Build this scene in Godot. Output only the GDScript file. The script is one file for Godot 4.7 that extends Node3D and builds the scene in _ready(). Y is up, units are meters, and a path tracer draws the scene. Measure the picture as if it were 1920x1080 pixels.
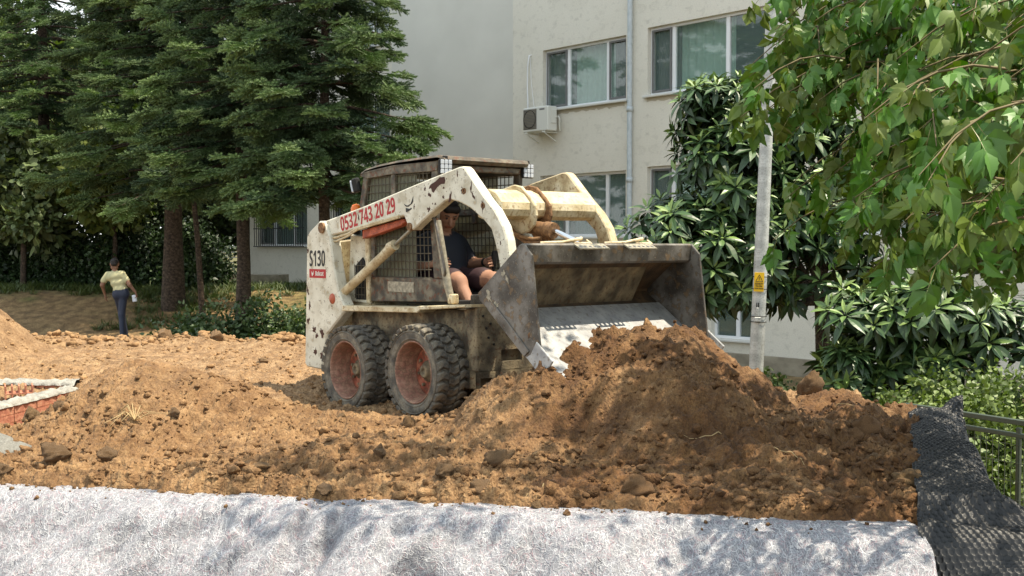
extends Node3D

func _ready():
	rng.seed = 77
	# ---- camera: eye 1.26 m above the loader's ground, tilted 2.1 degrees down
	var cam := Camera3D.new()
	cam.name = "camera"
	add_child(cam)
	cam.position = Vector3(0, 1.26, 0)
	cam.rotation_degrees = Vector3(-2.127, 0, 0)
	cam.fov = 28.85
	cam.near = 0.05
	cam.far = 900.0
	cam.current = true
	# ---- sky, exposure
	var sky_m := ProceduralSkyMaterial.new()
	sky_m.sky_top_color = Color(0.72, 0.765, 0.80)
	sky_m.sky_horizon_color = Color(0.90, 0.91, 0.90)
	sky_m.sky_curve = 0.18
	sky_m.sky_energy_multiplier = 1.0
	sky_m.ground_bottom_color = Color(0.42, 0.37, 0.28)
	sky_m.ground_horizon_color = Color(0.62, 0.62, 0.60)
	sky_m.sun_angle_max = 0.0
	var sky := Sky.new()
	sky.sky_material = sky_m
	var env := Environment.new()
	env.background_mode = Environment.BG_SKY
	env.sky = sky
	env.background_energy_multiplier = 1.42
	env.tonemap_mode = Environment.TONE_MAPPER_LINEAR
	env.tonemap_exposure = 1.62
	env.sdfgi_enabled = true
	env.ssao_enabled = true
	env.ssil_enabled = true
	var we := WorldEnvironment.new()
	we.name = "world_environment"
	we.environment = env
	add_child(we)
	# ---- sun: high, from the right (read from the light dots on the bucket floor)
	var sun := DirectionalLight3D.new()
	sun.name = "sun"
	add_child(sun)
	var az := deg_to_rad(97.0)
	var el := deg_to_rad(68.0)
	var to_sun := Vector3(sin(az) * cos(el), sin(el), -cos(az) * cos(el))
	sun.look_at_from_position(to_sun * 30.0, Vector3.ZERO, Vector3.RIGHT)
	sun.light_energy = 1.6
	sun.light_color = Color(1.0, 0.95, 0.86)
	sun.light_angular_distance = 0.53
	sun.shadow_enabled = true
	# ---- structure, then things
	make_materials()
	make_noises()
	build_ground()
	build_building()
	build_felt_and_membrane()
	build_loader()
	build_street_things()
	build_brickwork()
	build_plants()
	build_people()
	build_small_things()
# ---------------------------------------------------------------- helpers
var rng := RandomNumberGenerator.new()
var taken := {}
var M := {}

func numbered(called: String) -> String:
	if not taken.has(called):
		taken[called] = 0
		return called
	taken[called] += 1
	return "%s_%03d" % [called, taken[called]]

func tag(o: Node, label: String, category: String, group := "", kind := ""):
	if label != "": o.set_meta("label", label)
	if category != "": o.set_meta("category", category)
	if group != "": o.set_meta("group", group)
	if kind != "": o.set_meta("kind", kind)
	return o

func thing(called: String, label: String, category: String, pos := Vector3.ZERO, turn := 0.0, group := "") -> Node3D:
	var o := Node3D.new()
	o.name = numbered(called)
	add_child(o)
	o.position = pos
	o.rotation.y = turn
	tag(o, label, category, group)
	return o

func mesh_node(called: String, mesh: Mesh, m: Material, parent: Node) -> MeshInstance3D:
	var o := MeshInstance3D.new()
	o.mesh = mesh
	if m: o.material_override = m
	if parent == self:
		o.name = numbered(called)
		add_child(o)
	else:
		o.name = called
		parent.add_child(o, true)
	return o

func part(parent: Node, called: String, st: SurfaceTool, m: Material) -> MeshInstance3D:
	st.generate_normals()
	return mesh_node(called, st.commit(), m, parent)

func structure(called: String, mesh: Mesh, m: Material, kind := "structure") -> MeshInstance3D:
	var o := mesh_node(called, mesh, m, self)
	o.set_meta("kind", kind)
	return o

func new_st() -> SurfaceTool:
	var st := SurfaceTool.new()
	st.begin(Mesh.PRIMITIVE_TRIANGLES)
	st.set_smooth_group(-1)
	return st

func tri(st: SurfaceTool, a: Vector3, b: Vector3, c: Vector3):
	st.add_vertex(a); st.add_vertex(b); st.add_vertex(c)

func quad(st: SurfaceTool, a: Vector3, b: Vector3, c: Vector3, d: Vector3):
	tri(st, a, b, c); tri(st, a, c, d)

# box with chamfered edges; basis optional
func box(st: SurfaceTool, c: Vector3, s: Vector3, ch := 0.0, bs := Basis.IDENTITY):
	st.set_smooth_group(-1)
	var h := s * 0.5
	ch = minf(ch, 0.45 * minf(s.x, minf(s.y, s.z)))
	var poly := PackedVector2Array()
	if ch <= 0.0:
		poly = PackedVector2Array([Vector2(-h.x, -h.y), Vector2(h.x, -h.y), Vector2(h.x, h.y), Vector2(-h.x, h.y)])
	else:
		poly = PackedVector2Array([Vector2(-h.x + ch, -h.y), Vector2(h.x - ch, -h.y), Vector2(h.x, -h.y + ch), Vector2(h.x, h.y - ch), Vector2(h.x - ch, h.y), Vector2(-h.x + ch, h.y), Vector2(-h.x, h.y - ch), Vector2(-h.x, -h.y + ch)])
	prism(st, poly, -h.z, h.z, ch, Transform3D(bs, c))

func inset(poly: PackedVector2Array, d: float) -> PackedVector2Array:
	var out := PackedVector2Array()
	var n := poly.size()
	for i in n:
		var p := poly[i]
		var e0 := (p - poly[(i + n - 1) % n]).normalized()
		var e1 := (poly[(i + 1) % n] - p).normalized()
		var n0 := Vector2(-e0.y, e0.x)
		var n1 := Vector2(-e1.y, e1.x)
		var m := (n0 + n1)
		var k := maxf(0.35, 1.0 + n0.dot(n1))
		out.append(p + m * d / k)
	return out

# polygon in local xy extruded along z, chamfer b
func prism(st: SurfaceTool, poly_in: PackedVector2Array, z0: float, z1: float, b := 0.0, t := Transform3D.IDENTITY):
	st.set_smooth_group(-1)
	var poly := poly_in
	if not Geometry2D.is_polygon_clockwise(poly):
		pass
	else:
		poly = poly.duplicate()
		poly.reverse()
	# counter-clockwise in y-up maths sense is needed for inset towards the left normal
	var area := 0.0
	for i in poly.size():
		var q := poly[(i + 1) % poly.size()]
		area += poly[i].x * q.y - q.x * poly[i].y
	if area < 0.0:
		poly = poly.duplicate()
		poly.reverse()
	var ins := inset(poly, b) if b > 0.0 else poly
	var idx := Geometry2D.triangulate_polygon(ins)
	for k in range(0, idx.size(), 3):
		var p0 := ins[idx[k]]
		var p1 := ins[idx[k + 1]]
		var p2 := ins[idx[k + 2]]
		if (p1 - p0).cross(p2 - p0) > 0.0:
			var sw := p1
			p1 = p2
			p2 = sw
		tri(st, t * Vector3(p0.x, p0.y, z1), t * Vector3(p1.x, p1.y, z1), t * Vector3(p2.x, p2.y, z1))
		tri(st, t * Vector3(p0.x, p0.y, z0), t * Vector3(p2.x, p2.y, z0), t * Vector3(p1.x, p1.y, z0))
	var n := poly.size()
	for i in n:
		var j := (i + 1) % n
		var a := poly[i]
		var c := poly[j]
		quad(st, t * Vector3(a.x, a.y, z0 + b), t * Vector3(a.x, a.y, z1 - b), t * Vector3(c.x, c.y, z1 - b), t * Vector3(c.x, c.y, z0 + b))
		if b > 0.0:
			var ai := ins[i]
			var ci := ins[j]
			quad(st, t * Vector3(a.x, a.y, z1 - b), t * Vector3(ai.x, ai.y, z1), t * Vector3(ci.x, ci.y, z1), t * Vector3(c.x, c.y, z1 - b))
			quad(st, t * Vector3(a.x, a.y, z0 + b), t * Vector3(c.x, c.y, z0 + b), t * Vector3(ci.x, ci.y, z0), t * Vector3(ai.x, ai.y, z0))

func pv(a: Array) -> PackedVector2Array:
	var o := PackedVector2Array()
	for i in range(0, a.size(), 2):
		o.append(Vector2(a[i], a[i + 1]))
	return o

func tube(st: SurfaceTool, pts: Array, radii, sides := 10, caps := true):
	var n := pts.size()
	var rings := []
	var t0: Vector3 = (pts[1] - pts[0]).normalized()
	var u := t0.cross(Vector3.UP if absf(t0.y) < 0.9 else Vector3.RIGHT).normalized()
	for i in n:
		var tg: Vector3
		if i == 0: tg = pts[1] - pts[0]
		elif i == n - 1: tg = pts[i] - pts[i - 1]
		else: tg = (pts[i + 1] - pts[i]).normalized() + (pts[i] - pts[i - 1]).normalized()
		tg = tg.normalized()
		u = (u - tg * u.dot(tg)).normalized()
		var v := tg.cross(u)
		var r: float = radii[i] if radii is Array else radii
		var ring := []
		for k in sides:
			var a := TAU * k / sides
			ring.append(pts[i] + (u * cos(a) + v * sin(a)) * r)
		rings.append(ring)
	st.set_smooth_group(0)
	for i in n - 1:
		for k in sides:
			var k2 := (k + 1) % sides
			quad(st, rings[i][k], rings[i][k2], rings[i + 1][k2], rings[i + 1][k])
	st.set_smooth_group(-1)
	if caps:
		for k in range(1, sides - 1):
			tri(st, rings[0][0], rings[0][k + 1], rings[0][k])
			tri(st, rings[n - 1][0], rings[n - 1][k], rings[n - 1][k + 1])

# profile of (radius, z), turned about the z axis
func lathe(st: SurfaceTool, prof: Array, seg: int, t := Transform3D.IDENTITY, smooth := true):
	st.set_smooth_group(0 if smooth else -1)
	for i in prof.size() - 1:
		for k in seg:
			var a0 := TAU * k / seg
			var a1 := TAU * (k + 1) / seg
			var p: Vector2 = prof[i]
			var q: Vector2 = prof[i + 1]
			var A := t * Vector3(cos(a0) * p.x, sin(a0) * p.x, p.y)
			var B := t * Vector3(cos(a1) * p.x, sin(a1) * p.x, p.y)
			var C := t * Vector3(cos(a1) * q.x, sin(a1) * q.x, q.y)
			var D := t * Vector3(cos(a0) * q.x, sin(a0) * q.x, q.y)
			if p.x > 0.0: tri(st, A, B, C)
			if q.x > 0.0: tri(st, A, C, D)
	st.set_smooth_group(-1)

func array_mesh(v: PackedVector3Array, idx: PackedInt32Array, col := PackedColorArray(), uv := PackedVector2Array(), nrm := PackedVector3Array()) -> ArrayMesh:
	var a := []
	a.resize(Mesh.ARRAY_MAX)
	a[Mesh.ARRAY_VERTEX] = v
	if nrm.size() == 0:
		nrm.resize(v.size())
		nrm.fill(Vector3.ZERO)
		for k in range(0, idx.size(), 3):
			var n := (v[idx[k + 2]] - v[idx[k]]).cross(v[idx[k + 1]] - v[idx[k]])
			nrm[idx[k]] += n
			nrm[idx[k + 1]] += n
			nrm[idx[k + 2]] += n
		for i in nrm.size():
			nrm[i] = nrm[i].normalized() if nrm[i].length_squared() > 0.0 else Vector3.UP
	a[Mesh.ARRAY_NORMAL] = nrm
	a[Mesh.ARRAY_INDEX] = idx
	if col.size() > 0: a[Mesh.ARRAY_COLOR] = col
	if uv.size() > 0: a[Mesh.ARRAY_TEX_UV] = uv
	var m := ArrayMesh.new()
	m.add_surface_from_arrays(Mesh.PRIMITIVE_TRIANGLES, a)
	return m

# sheet of nx by ny points given by a function (i, j) -> Vector3
func sheet(nx: int, ny: int, f: Callable, colf = null) -> ArrayMesh:
	var v := PackedVector3Array()
	var idx := PackedInt32Array()
	var col := PackedColorArray()
	for j in ny:
		for i in nx:
			v.append(f.call(i, j))
			if colf != null: col.append(colf.call(v[v.size() - 1]))
	for j in ny - 1:
		for i in nx - 1:
			var a := j * nx + i
			idx.append_array([a, a + 1, a + nx + 1, a, a + nx + 1, a + nx])
	return array_mesh(v, idx, col)

func multi(parent: Node, called: String, mesh: Mesh, xf: Array, m: Material, cols := []) -> MultiMeshInstance3D:
	var mm := MultiMesh.new()
	mm.transform_format = MultiMesh.TRANSFORM_3D
	if cols.size() > 0: mm.use_colors = true
	mm.mesh = mesh
	mm.instance_count = xf.size()
	for i in xf.size():
		mm.set_instance_transform(i, xf[i])
		if cols.size() > 0: mm.set_instance_color(i, cols[i])
	var o := MultiMeshInstance3D.new()
	o.multimesh = mm
	if m: o.material_override = m
	if parent == self:
		o.name = numbered(called)
		add_child(o)
	else:
		o.name = called
		parent.add_child(o, true)
	o.set_meta("kind", "stuff")
	return o

func lin(r: float, g: float, b: float) -> Color:
	return Color(r, g, b).linear_to_srgb()

# ---------------------------------------------------------------- textures and materials
func fnl(seed_: int, freq: float, oct := 4, type := FastNoiseLite.TYPE_SIMPLEX_SMOOTH) -> FastNoiseLite:
	var n := FastNoiseLite.new()
	n.seed = seed_
	n.frequency = freq
	n.noise_type = type
	n.fractal_octaves = oct
	if oct <= 1: n.fractal_type = FastNoiseLite.FRACTAL_NONE
	return n

# seamless picture: layers of [seed, cycles, octaves, [offset, colour, ...]]; the colour's alpha says how much it covers
func layered(size: int, layers: Array) -> ImageTexture:
	var img := Image.create(size, size, true, Image.FORMAT_RGBA8)
	img.fill(Color(0.5, 0.5, 0.5))
	for L in layers:
		var n := fnl(L[0], float(L[1]) / size, L[2], L[4] if L.size() > 4 else FastNoiseLite.TYPE_SIMPLEX_SMOOTH)
		var src := n.get_seamless_image(size, size, false, false, 0.15)
		var g := Gradient.new()
		var offs := PackedFloat32Array()
		var cols := PackedColorArray()
		for k in range(0, L[3].size(), 2):
			offs.append(L[3][k])
			cols.append(L[3][k + 1])
		g.offsets = offs
		g.colors = cols
		var lut := PackedColorArray()
		for k in 256: lut.append(g.sample(k / 255.0))
		var data := src.get_data()
		var step := data.size() / (size * size)
		var top := Image.create(size, size, false, Image.FORMAT_RGBA8)
		var buf := PackedByteArray()
		buf.resize(size * size * 4)
		for p in size * size:
			var c := lut[data[p * step]]
			buf[p * 4] = c.r8
			buf[p * 4 + 1] = c.g8
			buf[p * 4 + 2] = c.b8
			buf[p * 4 + 3] = c.a8
		top.set_data(size, size, false, Image.FORMAT_RGBA8, buf)
		img.blend_rect(top, Rect2i(0, 0, size, size), Vector2i.ZERO)
	img.generate_mipmaps()
	return ImageTexture.create_from_image(img)

func noise_tex(seed_: int, cycles: float, oct: int, size := 512, type := FastNoiseLite.TYPE_SIMPLEX_SMOOTH) -> ImageTexture:
	var n := fnl(seed_, cycles / size, oct, type)
	return ImageTexture.create_from_image(n.get_seamless_image(size, size, false, false, 0.15))

func std(col: Color, rough := 0.8, metal := 0.0) -> StandardMaterial3D:
	var m := StandardMaterial3D.new()
	m.albedo_color = col
	m.roughness = rough
	m.metallic = metal
	return m

func tex_mat(t: Texture2D, scale: float, rough := 0.8, metal := 0.0, world := false, tint := Color.WHITE) -> StandardMaterial3D:
	var m := std(tint, rough, metal)
	m.albedo_texture = t
	m.uv1_triplanar = true
	m.uv1_world_triplanar = world
	m.uv1_scale = Vector3.ONE * scale
	return m

func relief(m: StandardMaterial3D, t: Texture2D, scale: float):
	m.heightmap_enabled = true
	m.heightmap_texture = t
	m.heightmap_scale = scale
	return m

# felt: thousands of short curved fibres, white, grey, bluish and reddish
func fibre_texture() -> ImageTexture:
	var n := 1024
	var img := Image.create(n, n, true, Image.FORMAT_RGBA8)
	img.fill(Color(0.50, 0.50, 0.515))
	var rg := RandomNumberGenerator.new()
	rg.seed = 818
	var tones := [Color(0.83, 0.825, 0.82), Color(0.74, 0.74, 0.745), Color(0.64, 0.64, 0.66), Color(0.42, 0.42, 0.46), Color(0.27, 0.27, 0.31), Color(0.60, 0.48, 0.50), Color(0.86, 0.86, 0.87), Color(0.69, 0.70, 0.73)]
	for k in 15000:
		var x := rg.randf() * n
		var y := rg.randf() * n
		var a := rg.randf() * TAU
		var bend := rg.randf_range(-0.09, 0.09)
		var c: Color = tones[rg.randi() % 8]
		var ln := rg.randi_range(12, 40)
		var w := rg.randi_range(1, 3)
		for m in ln:
			x += cos(a)
			y += sin(a)
			a += bend
			var xi := posmod(int(x), n)
			var yi := posmod(int(y), n)
			img.set_pixel(xi, yi, c)
			if w >= 2: img.set_pixel((xi + 1) % n, yi, c)
			if w == 3: img.set_pixel(xi, (yi + 1) % n, c)
	img.generate_mipmaps()
	return ImageTexture.create_from_image(img)

func make_materials():
	var chip := Color(0.16, 0.09, 0.06)
	var T0 := Color(0, 0, 0, 0)
	var fine := noise_tex(3, 40, 4)
	M.fine = fine
	# cream paint, dusty, with rust chips and streaks
	var cream := layered(1024, [
		[1, 5, 5, [0.15, Color(0.73, 0.70, 0.61), 0.4, Color(0.81, 0.79, 0.715), 0.75, Color(0.865, 0.85, 0.78)]],
		[2, 11, 5, [0.66, T0, 0.82, Color(0.64, 0.55, 0.40, 0.4), 1.0, Color(0.55, 0.44, 0.30, 0.6)]],
		[4, 26, 3, [0.83, Color(0.45, 0.30, 0.18, 0.0), 0.85, Color(0.40, 0.24, 0.14, 0.9), 0.87, chip, 1.0, chip]],
		[7, 60, 2, [0.84, T0, 0.87, Color(0.25, 0.18, 0.12, 0.85)]]])
	M.cream = relief(tex_mat(cream, 0.9, 0.55), fine, 0.15)
	var yel := layered(1024, [
		[11, 5, 5, [0.2, Color(0.66, 0.58, 0.44), 0.5, Color(0.78, 0.72, 0.575), 0.8, Color(0.84, 0.795, 0.68)]],
		[12, 26, 5, [0.62, T0, 0.76, Color(0.56, 0.42, 0.26, 0.45), 0.9, Color(0.42, 0.28, 0.16, 0.8)]],
		[13, 60, 3, [0.80, T0, 0.86, Color(0.33, 0.22, 0.13, 0.6)]]])
	M.yellowed = relief(tex_mat(yel, 0.9, 0.6), fine, 0.2)
	var grime := layered(512, [
		[21, 5, 5, [0.2, Color(0.25, 0.22, 0.17), 0.5, Color(0.42, 0.38, 0.30), 0.8, Color(0.56, 0.50, 0.39)]],
		[22, 24, 4, [0.62, T0, 0.75, Color(0.36, 0.22, 0.13, 0.6)]]])
	M.grime = relief(tex_mat(grime, 1.1, 0.75), fine, 0.2)
	var cabm := layered(512, [
		[31, 6, 5, [0.2, Color(0.24, 0.215, 0.18), 0.5, Color(0.36, 0.33, 0.275), 0.8, Color(0.47, 0.43, 0.36)]],
		[32, 14, 4, [0.62, T0, 0.72, Color(0.42, 0.25, 0.15, 0.65), 0.85, Color(0.36, 0.19, 0.11, 0.8)]]])
	M.cab = relief(tex_mat(cabm, 1.2, 0.65), fine, 0.15)
	var steel := layered(1024, [
		[41, 4, 5, [0.2, Color(0.27, 0.255, 0.235), 0.5, Color(0.38, 0.365, 0.34), 0.8, Color(0.50, 0.485, 0.46)]],
		[42, 14, 5, [0.60, T0, 0.72, Color(0.42, 0.34, 0.25, 0.55), 0.9, Color(0.48, 0.38, 0.26, 0.75)]],
		[43, 60, 3, [0.72, T0, 0.78, Color(0.60, 0.58, 0.54, 0.5)]]])
	M.steel = relief(tex_mat(steel, 0.8, 0.5, 0.35), fine, 0.1)
	var inner := layered(512, [
		[45, 4, 5, [0.25, Color(0.20, 0.165, 0.125), 0.5, Color(0.30, 0.24, 0.17), 0.8, Color(0.40, 0.31, 0.21)]],
		[46, 20, 4, [0.6, T0, 0.75, Color(0.25, 0.20, 0.16, 0.6)]]])
	M.bucket_inside = relief(tex_mat(inner, 1.0, 0.85), fine, 0.3)
	M.worn = relief(tex_mat(layered(256, [[47, 5, 4, [0.2, Color(0.56, 0.565, 0.57), 0.8, Color(0.70, 0.70, 0.69)]], [48, 16, 5, [0.68, T0, 0.85, Color(0.45, 0.37, 0.28, 0.6)]]]), 1.5, 0.5, 0.25), fine, 0.05)
	var rubber := layered(512, [
		[51, 6, 5, [0.2, Color(0.29, 0.28, 0.26), 0.5, Color(0.42, 0.40, 0.36), 0.8, Color(0.53, 0.50, 0.44)]],
		[52, 30, 4, [0.6, T0, 0.75, Color(0.48, 0.40, 0.30, 0.6)]]])
	M.rubber = relief(tex_mat(rubber, 1.6, 0.9), fine, 0.2)
	var rim := layered(512, [
		[61, 6, 5, [0.2, Color(0.48, 0.33, 0.27), 0.5, Color(0.60, 0.43, 0.36), 0.8, Color(0.69, 0.55, 0.46)]],
		[62, 14, 5, [0.45, T0, 0.75, Color(0.60, 0.49, 0.39, 0.8)]]])
	M.rim = relief(tex_mat(rim, 1.6, 0.7), fine, 0.15)
	M.disc = relief(tex_mat(layered(512, [[67, 5, 5, [0.2, Color(0.46, 0.24, 0.17), 0.5, Color(0.58, 0.31, 0.23), 0.8, Color(0.65, 0.43, 0.33)]], [68, 16, 5, [0.58, T0, 0.8, Color(0.42, 0.28, 0.20, 0.75)]]]), 1.3, 0.65), fine, 0.15)
	M.red_bar = relief(tex_mat(layered(256, [[63, 6, 4, [0.2, Color(0.55, 0.25, 0.16), 0.8, Color(0.74, 0.38, 0.26)]], [64, 30, 3, [0.68, T0, 0.78, Color(0.35, 0.20, 0.14, 0.8)]]]), 1.5, 0.6), fine, 0.1)
	M.black = std(Color(0.05, 0.05, 0.055), 0.6)
	M.dark = std(Color(0.09, 0.085, 0.08), 0.8)
	M.rust = relief(tex_mat(layered(256, [[65, 8, 5, [0.2, Color(0.36, 0.25, 0.16), 0.8, Color(0.58, 0.44, 0.29)]]]), 3.0, 0.85), fine, 0.3)
	M.rust_patch = std(Color(0.27, 0.15, 0.11), 0.8)
	M.chrome = std(Color(0.85, 0.86, 0.88), 0.15, 1.0)
	M.bar = relief(tex_mat(layered(256, [[66, 8, 4, [0.2, Color(0.50, 0.48, 0.42), 0.8, Color(0.68, 0.65, 0.57)]]]), 3.0, 0.5, 0.3), fine, 0.1)
	M.mesh_bar = std(Color(0.33, 0.305, 0.25), 0.7, 0.2)
	M.lens = std(Color(0.72, 0.74, 0.77), 0.15)
	M.amber = std(Color(0.85, 0.42, 0.05), 0.25)
	M.red_ink = std(Color(0.66, 0.13, 0.14), 0.6)
	M.black_ink = std(Color(0.12, 0.115, 0.11), 0.6)
	M.white_ink = std(Color(0.85, 0.84, 0.8), 0.6)
	M.glass = std(Color(0.55, 0.65, 0.63, 0.16), 0.03)
	M.glass.transparency = BaseMaterial3D.TRANSPARENCY_ALPHA
	# ground
	var dirt := layered(1024, [
		[71, 6, 6, [0.15, Color(0.43, 0.325, 0.215), 0.5, Color(0.57, 0.445, 0.31), 0.85, Color(0.69, 0.57, 0.425)]],
		[72, 34, 5, [0.25, Color(0.36, 0.25, 0.15, 0.55), 0.42, T0, 0.62, T0, 0.78, Color(0.83, 0.70, 0.52, 0.5)]],
		[73, 110, 3, [0.22, Color(0.30, 0.20, 0.12, 0.6), 0.38, T0, 0.66, T0, 0.8, Color(0.86, 0.75, 0.60, 0.45)]]])
	M.dirt = relief(tex_mat(dirt, 0.7, 0.95, 0.0, true), noise_tex(74, 60, 5, 1024), 1.6)
	M.dirt.vertex_color_use_as_albedo = true
	M.clod = relief(tex_mat(dirt, 1.7, 0.95, 0.0, true), noise_tex(75, 60, 4, 512), 0.8)
	M.clod.vertex_color_use_as_albedo = true
	M.stone = relief(tex_mat(dirt, 2.4, 0.95), noise_tex(75, 60, 4, 512), 1.2)
	M.stone.vertex_color_use_as_albedo = true
	M.rock = relief(tex_mat(layered(512, [[76, 6, 5, [0.2, Color(0.54, 0.43, 0.31), 0.5, Color(0.66, 0.54, 0.40), 0.8, Color(0.77, 0.66, 0.52)]], [77, 40, 3, [0.68, T0, 0.8, Color(0.38, 0.27, 0.17, 0.7)]]]), 1.6, 0.9), noise_tex(75, 60, 4, 512), 0.8)
	var felt := fibre_texture()
	M.felt = relief(tex_mat(felt, 0.72, 0.95, 0.0, true), felt, 1.0)
	M.membrane = relief(tex_mat(layered(256, [[86, 6, 4, [0.2, Color(0.06, 0.063, 0.07), 0.8, Color(0.11, 0.115, 0.125)]], [87, 40, 3, [0.66, T0, 0.8, Color(0.28, 0.26, 0.23, 0.4)]]]), 1.5, 0.5), fine, 0.05)
	var soil := layered(512, [
		[91, 6, 5, [0.2, Color(0.40, 0.33, 0.23), 0.5, Color(0.55, 0.46, 0.33), 0.8, Color(0.66, 0.57, 0.43)]],
		[92, 50, 4, [0.28, Color(0.25, 0.19, 0.12, 0.6), 0.45, T0, 0.65, T0, 0.8, Color(0.72, 0.63, 0.47, 0.6)]]])
	M.ground = relief(tex_mat(soil, 0.5, 0.95, 0.0, true), noise_tex(93, 40, 4), 0.9)
	M.ground.vertex_color_use_as_albedo = true
	# building
	var render_ := layered(1024, [
		[101, 3, 5, [0.1, Color(0.845, 0.83, 0.78), 0.9, Color(0.875, 0.86, 0.815)]],
		[102, 14, 5, [0.7, T0, 0.95, Color(0.62, 0.60, 0.55, 0.22)]],
		[103, 120, 3, [0.2, Color(0.70, 0.68, 0.64, 0.2), 0.45, T0]]])
	M.stucco = relief(tex_mat(render_, 0.35, 0.92, 0.0, true), noise_tex(104, 150, 3, 512), 0.12)
	M.stucco_grey = relief(tex_mat(layered(1024, [[105, 3, 5, [0.1, Color(0.80, 0.795, 0.765), 0.9, Color(0.84, 0.835, 0.805)]]]), 0.25, 0.92, 0.0, true), noise_tex(104, 150, 3, 512), 0.12)
	M.upvc = std(Color(0.88, 0.89, 0.90), 0.35)
	M.sill = std(Color(0.80, 0.80, 0.78), 0.6)
	M.stain = std(Color(0.70, 0.665, 0.59), 0.9)
	M.curtain = std(Color(0.60, 0.72, 0.66), 0.9)
	M.curtain_dark = std(Color(0.40, 0.47, 0.45), 0.9)
	M.net = std(Color(0.42, 0.43, 0.42), 0.9)
	M.room = std(Color(0.22, 0.22, 0.21), 0.9)
	M.pipe = relief(tex_mat(layered(256, [[107, 5, 4, [0.2, Color(0.66, 0.70, 0.72), 0.8, Color(0.77, 0.80, 0.82)]]]), 1.0, 0.5), fine, 0.05)
	M.ac = std(Color(0.84, 0.84, 0.81), 0.45)
	M.ac_grille = std(Color(0.42, 0.42, 0.42), 0.6)
	var galv := layered(512, [
		[111, 8, 5, [0.2, Color(0.64, 0.65, 0.64), 0.8, Color(0.76, 0.77, 0.755)]],
		[112, 40, 3, [0.64, T0, 0.78, Color(0.50, 0.49, 0.45, 0.5)]]])
	M.galv = relief(tex_mat(galv, 1.0, 0.5, 0.15), fine, 0.05)
	M.sign = std(Color(0.90, 0.72, 0.08), 0.5)
	M.rail = std(Color(0.30, 0.34, 0.30), 0.5, 0.2)
	M.iron = std(Color(0.12, 0.12, 0.13), 0.5, 0.4)
	M.white_rail = std(Color(0.80, 0.82, 0.82), 0.4)
	M.step = relief(tex_mat(layered(256, [[113, 6, 4, [0.2, Color(0.50, 0.47, 0.41), 0.8, Color(0.64, 0.61, 0.54)]]]), 0.6, 0.9, 0.0, true), fine, 0.3)
	var clay := layered(512, [
		[121, 7, 5, [0.2, Color(0.60, 0.37, 0.29), 0.5, Color(0.69, 0.45, 0.35), 0.8, Color(0.76, 0.55, 0.44)]],
		[122, 40, 3, [0.66, T0, 0.8, Color(0.78, 0.68, 0.56, 0.5)]]])
	M.clay = relief(tex_mat(clay, 2.0, 0.9), fine, 0.25)
	M.mortar = relief(tex_mat(layered(512, [[123, 8, 5, [0.2, Color(0.54, 0.53, 0.50), 0.8, Color(0.70, 0.69, 0.65)]], [124, 50, 3, [0.66, T0, 0.78, Color(0.5, 0.46, 0.40, 0.6)]]]), 2.0, 0.95), fine, 1.0)
	# plants: vertex or copy colours carry the tone
	M.leaf = std(Color.WHITE, 0.5)
	M.leaf.vertex_color_use_as_albedo = true
	M.leaf.backlight_enabled = true
	M.leaf.backlight = Color(0.52, 0.60, 0.14)
	M.gloss_leaf = std(Color.WHITE, 0.42)
	M.gloss_leaf.vertex_color_use_as_albedo = true
	M.gloss_leaf.backlight_enabled = true
	M.gloss_leaf.backlight = Color(0.12, 0.15, 0.04)
	M.needle = std(Color.WHITE, 0.6)
	M.needle.vertex_color_use_as_albedo = true
	M.needle.backlight_enabled = true
	M.needle.backlight = Color(0.20, 0.26, 0.08)
	var bark := layered(512, [
		[131, 8, 5, [0.2, Color(0.19, 0.155, 0.125), 0.5, Color(0.33, 0.275, 0.225), 0.8, Color(0.46, 0.395, 0.33)]],
		[132, 40, 3, [0.25, Color(0.13, 0.10, 0.08, 0.8), 0.42, T0]]])
	M.bark = relief(tex_mat(bark, 1.5, 0.95), noise_tex(133, 30, 4), 3.0)
	M.twig = std(Color(0.42, 0.37, 0.25), 0.8)
	M.skin_etc = std(Color.WHITE, 0.7)
	M.skin_etc.vertex_color_use_as_albedo = true
	M.straw = std(Color(0.66, 0.57, 0.41), 0.9)
	M.paper = std(Color(0.86, 0.88, 0.92), 0.8)
	M.dusty_glass = std(Color(0.46, 0.46, 0.38, 0.72), 0.6)
	M.dusty_glass.backlight_enabled = true
	M.dusty_glass.backlight = Color(0.40, 0.39, 0.30)
	M.dusty_glass.transparency = BaseMaterial3D.TRANSPARENCY_ALPHA
# ---------------------------------------------------------------- ground (d = metres in front of the camera)
var nA: FastNoiseLite
var nB: FastNoiseLite
var nC: FastNoiseLite
var nCell: FastNoiseLite
var nCell2: FastNoiseLite
var nW: FastNoiseLite

func make_noises():
	nA = fnl(201, 1.0, 4)
	nB = fnl(202, 4.0, 4)
	nC = fnl(203, 22.0, 3)
	nW = fnl(204, 1.2, 3)
	nCell = fnl(205, 7.0, 1, FastNoiseLite.TYPE_CELLULAR)
	nCell.cellular_return_type = FastNoiseLite.RETURN_DISTANCE
	nCell2 = fnl(206, 19.0, 1, FastNoiseLite.TYPE_CELLULAR)
	nCell2.cellular_return_type = FastNoiseLite.RETURN_DISTANCE

func sstep(a: float, b: float, x: float) -> float:
	var t := clampf((x - a) / (b - a), 0.0, 1.0)
	return t * t * (3.0 - 2.0 * t)

func front_edge(x: float) -> float:      # depth of the front wall's edge
	return 5.93 - 0.184 * (x + 2.73)

func spill(x: float) -> float:        # ragged rim of the soil on the felt
	return 0.07 * nB.get_noise_2d(x * 0.35, 77.0) + 0.035 * nC.get_noise_2d(x * 0.35, 7.0)

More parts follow.
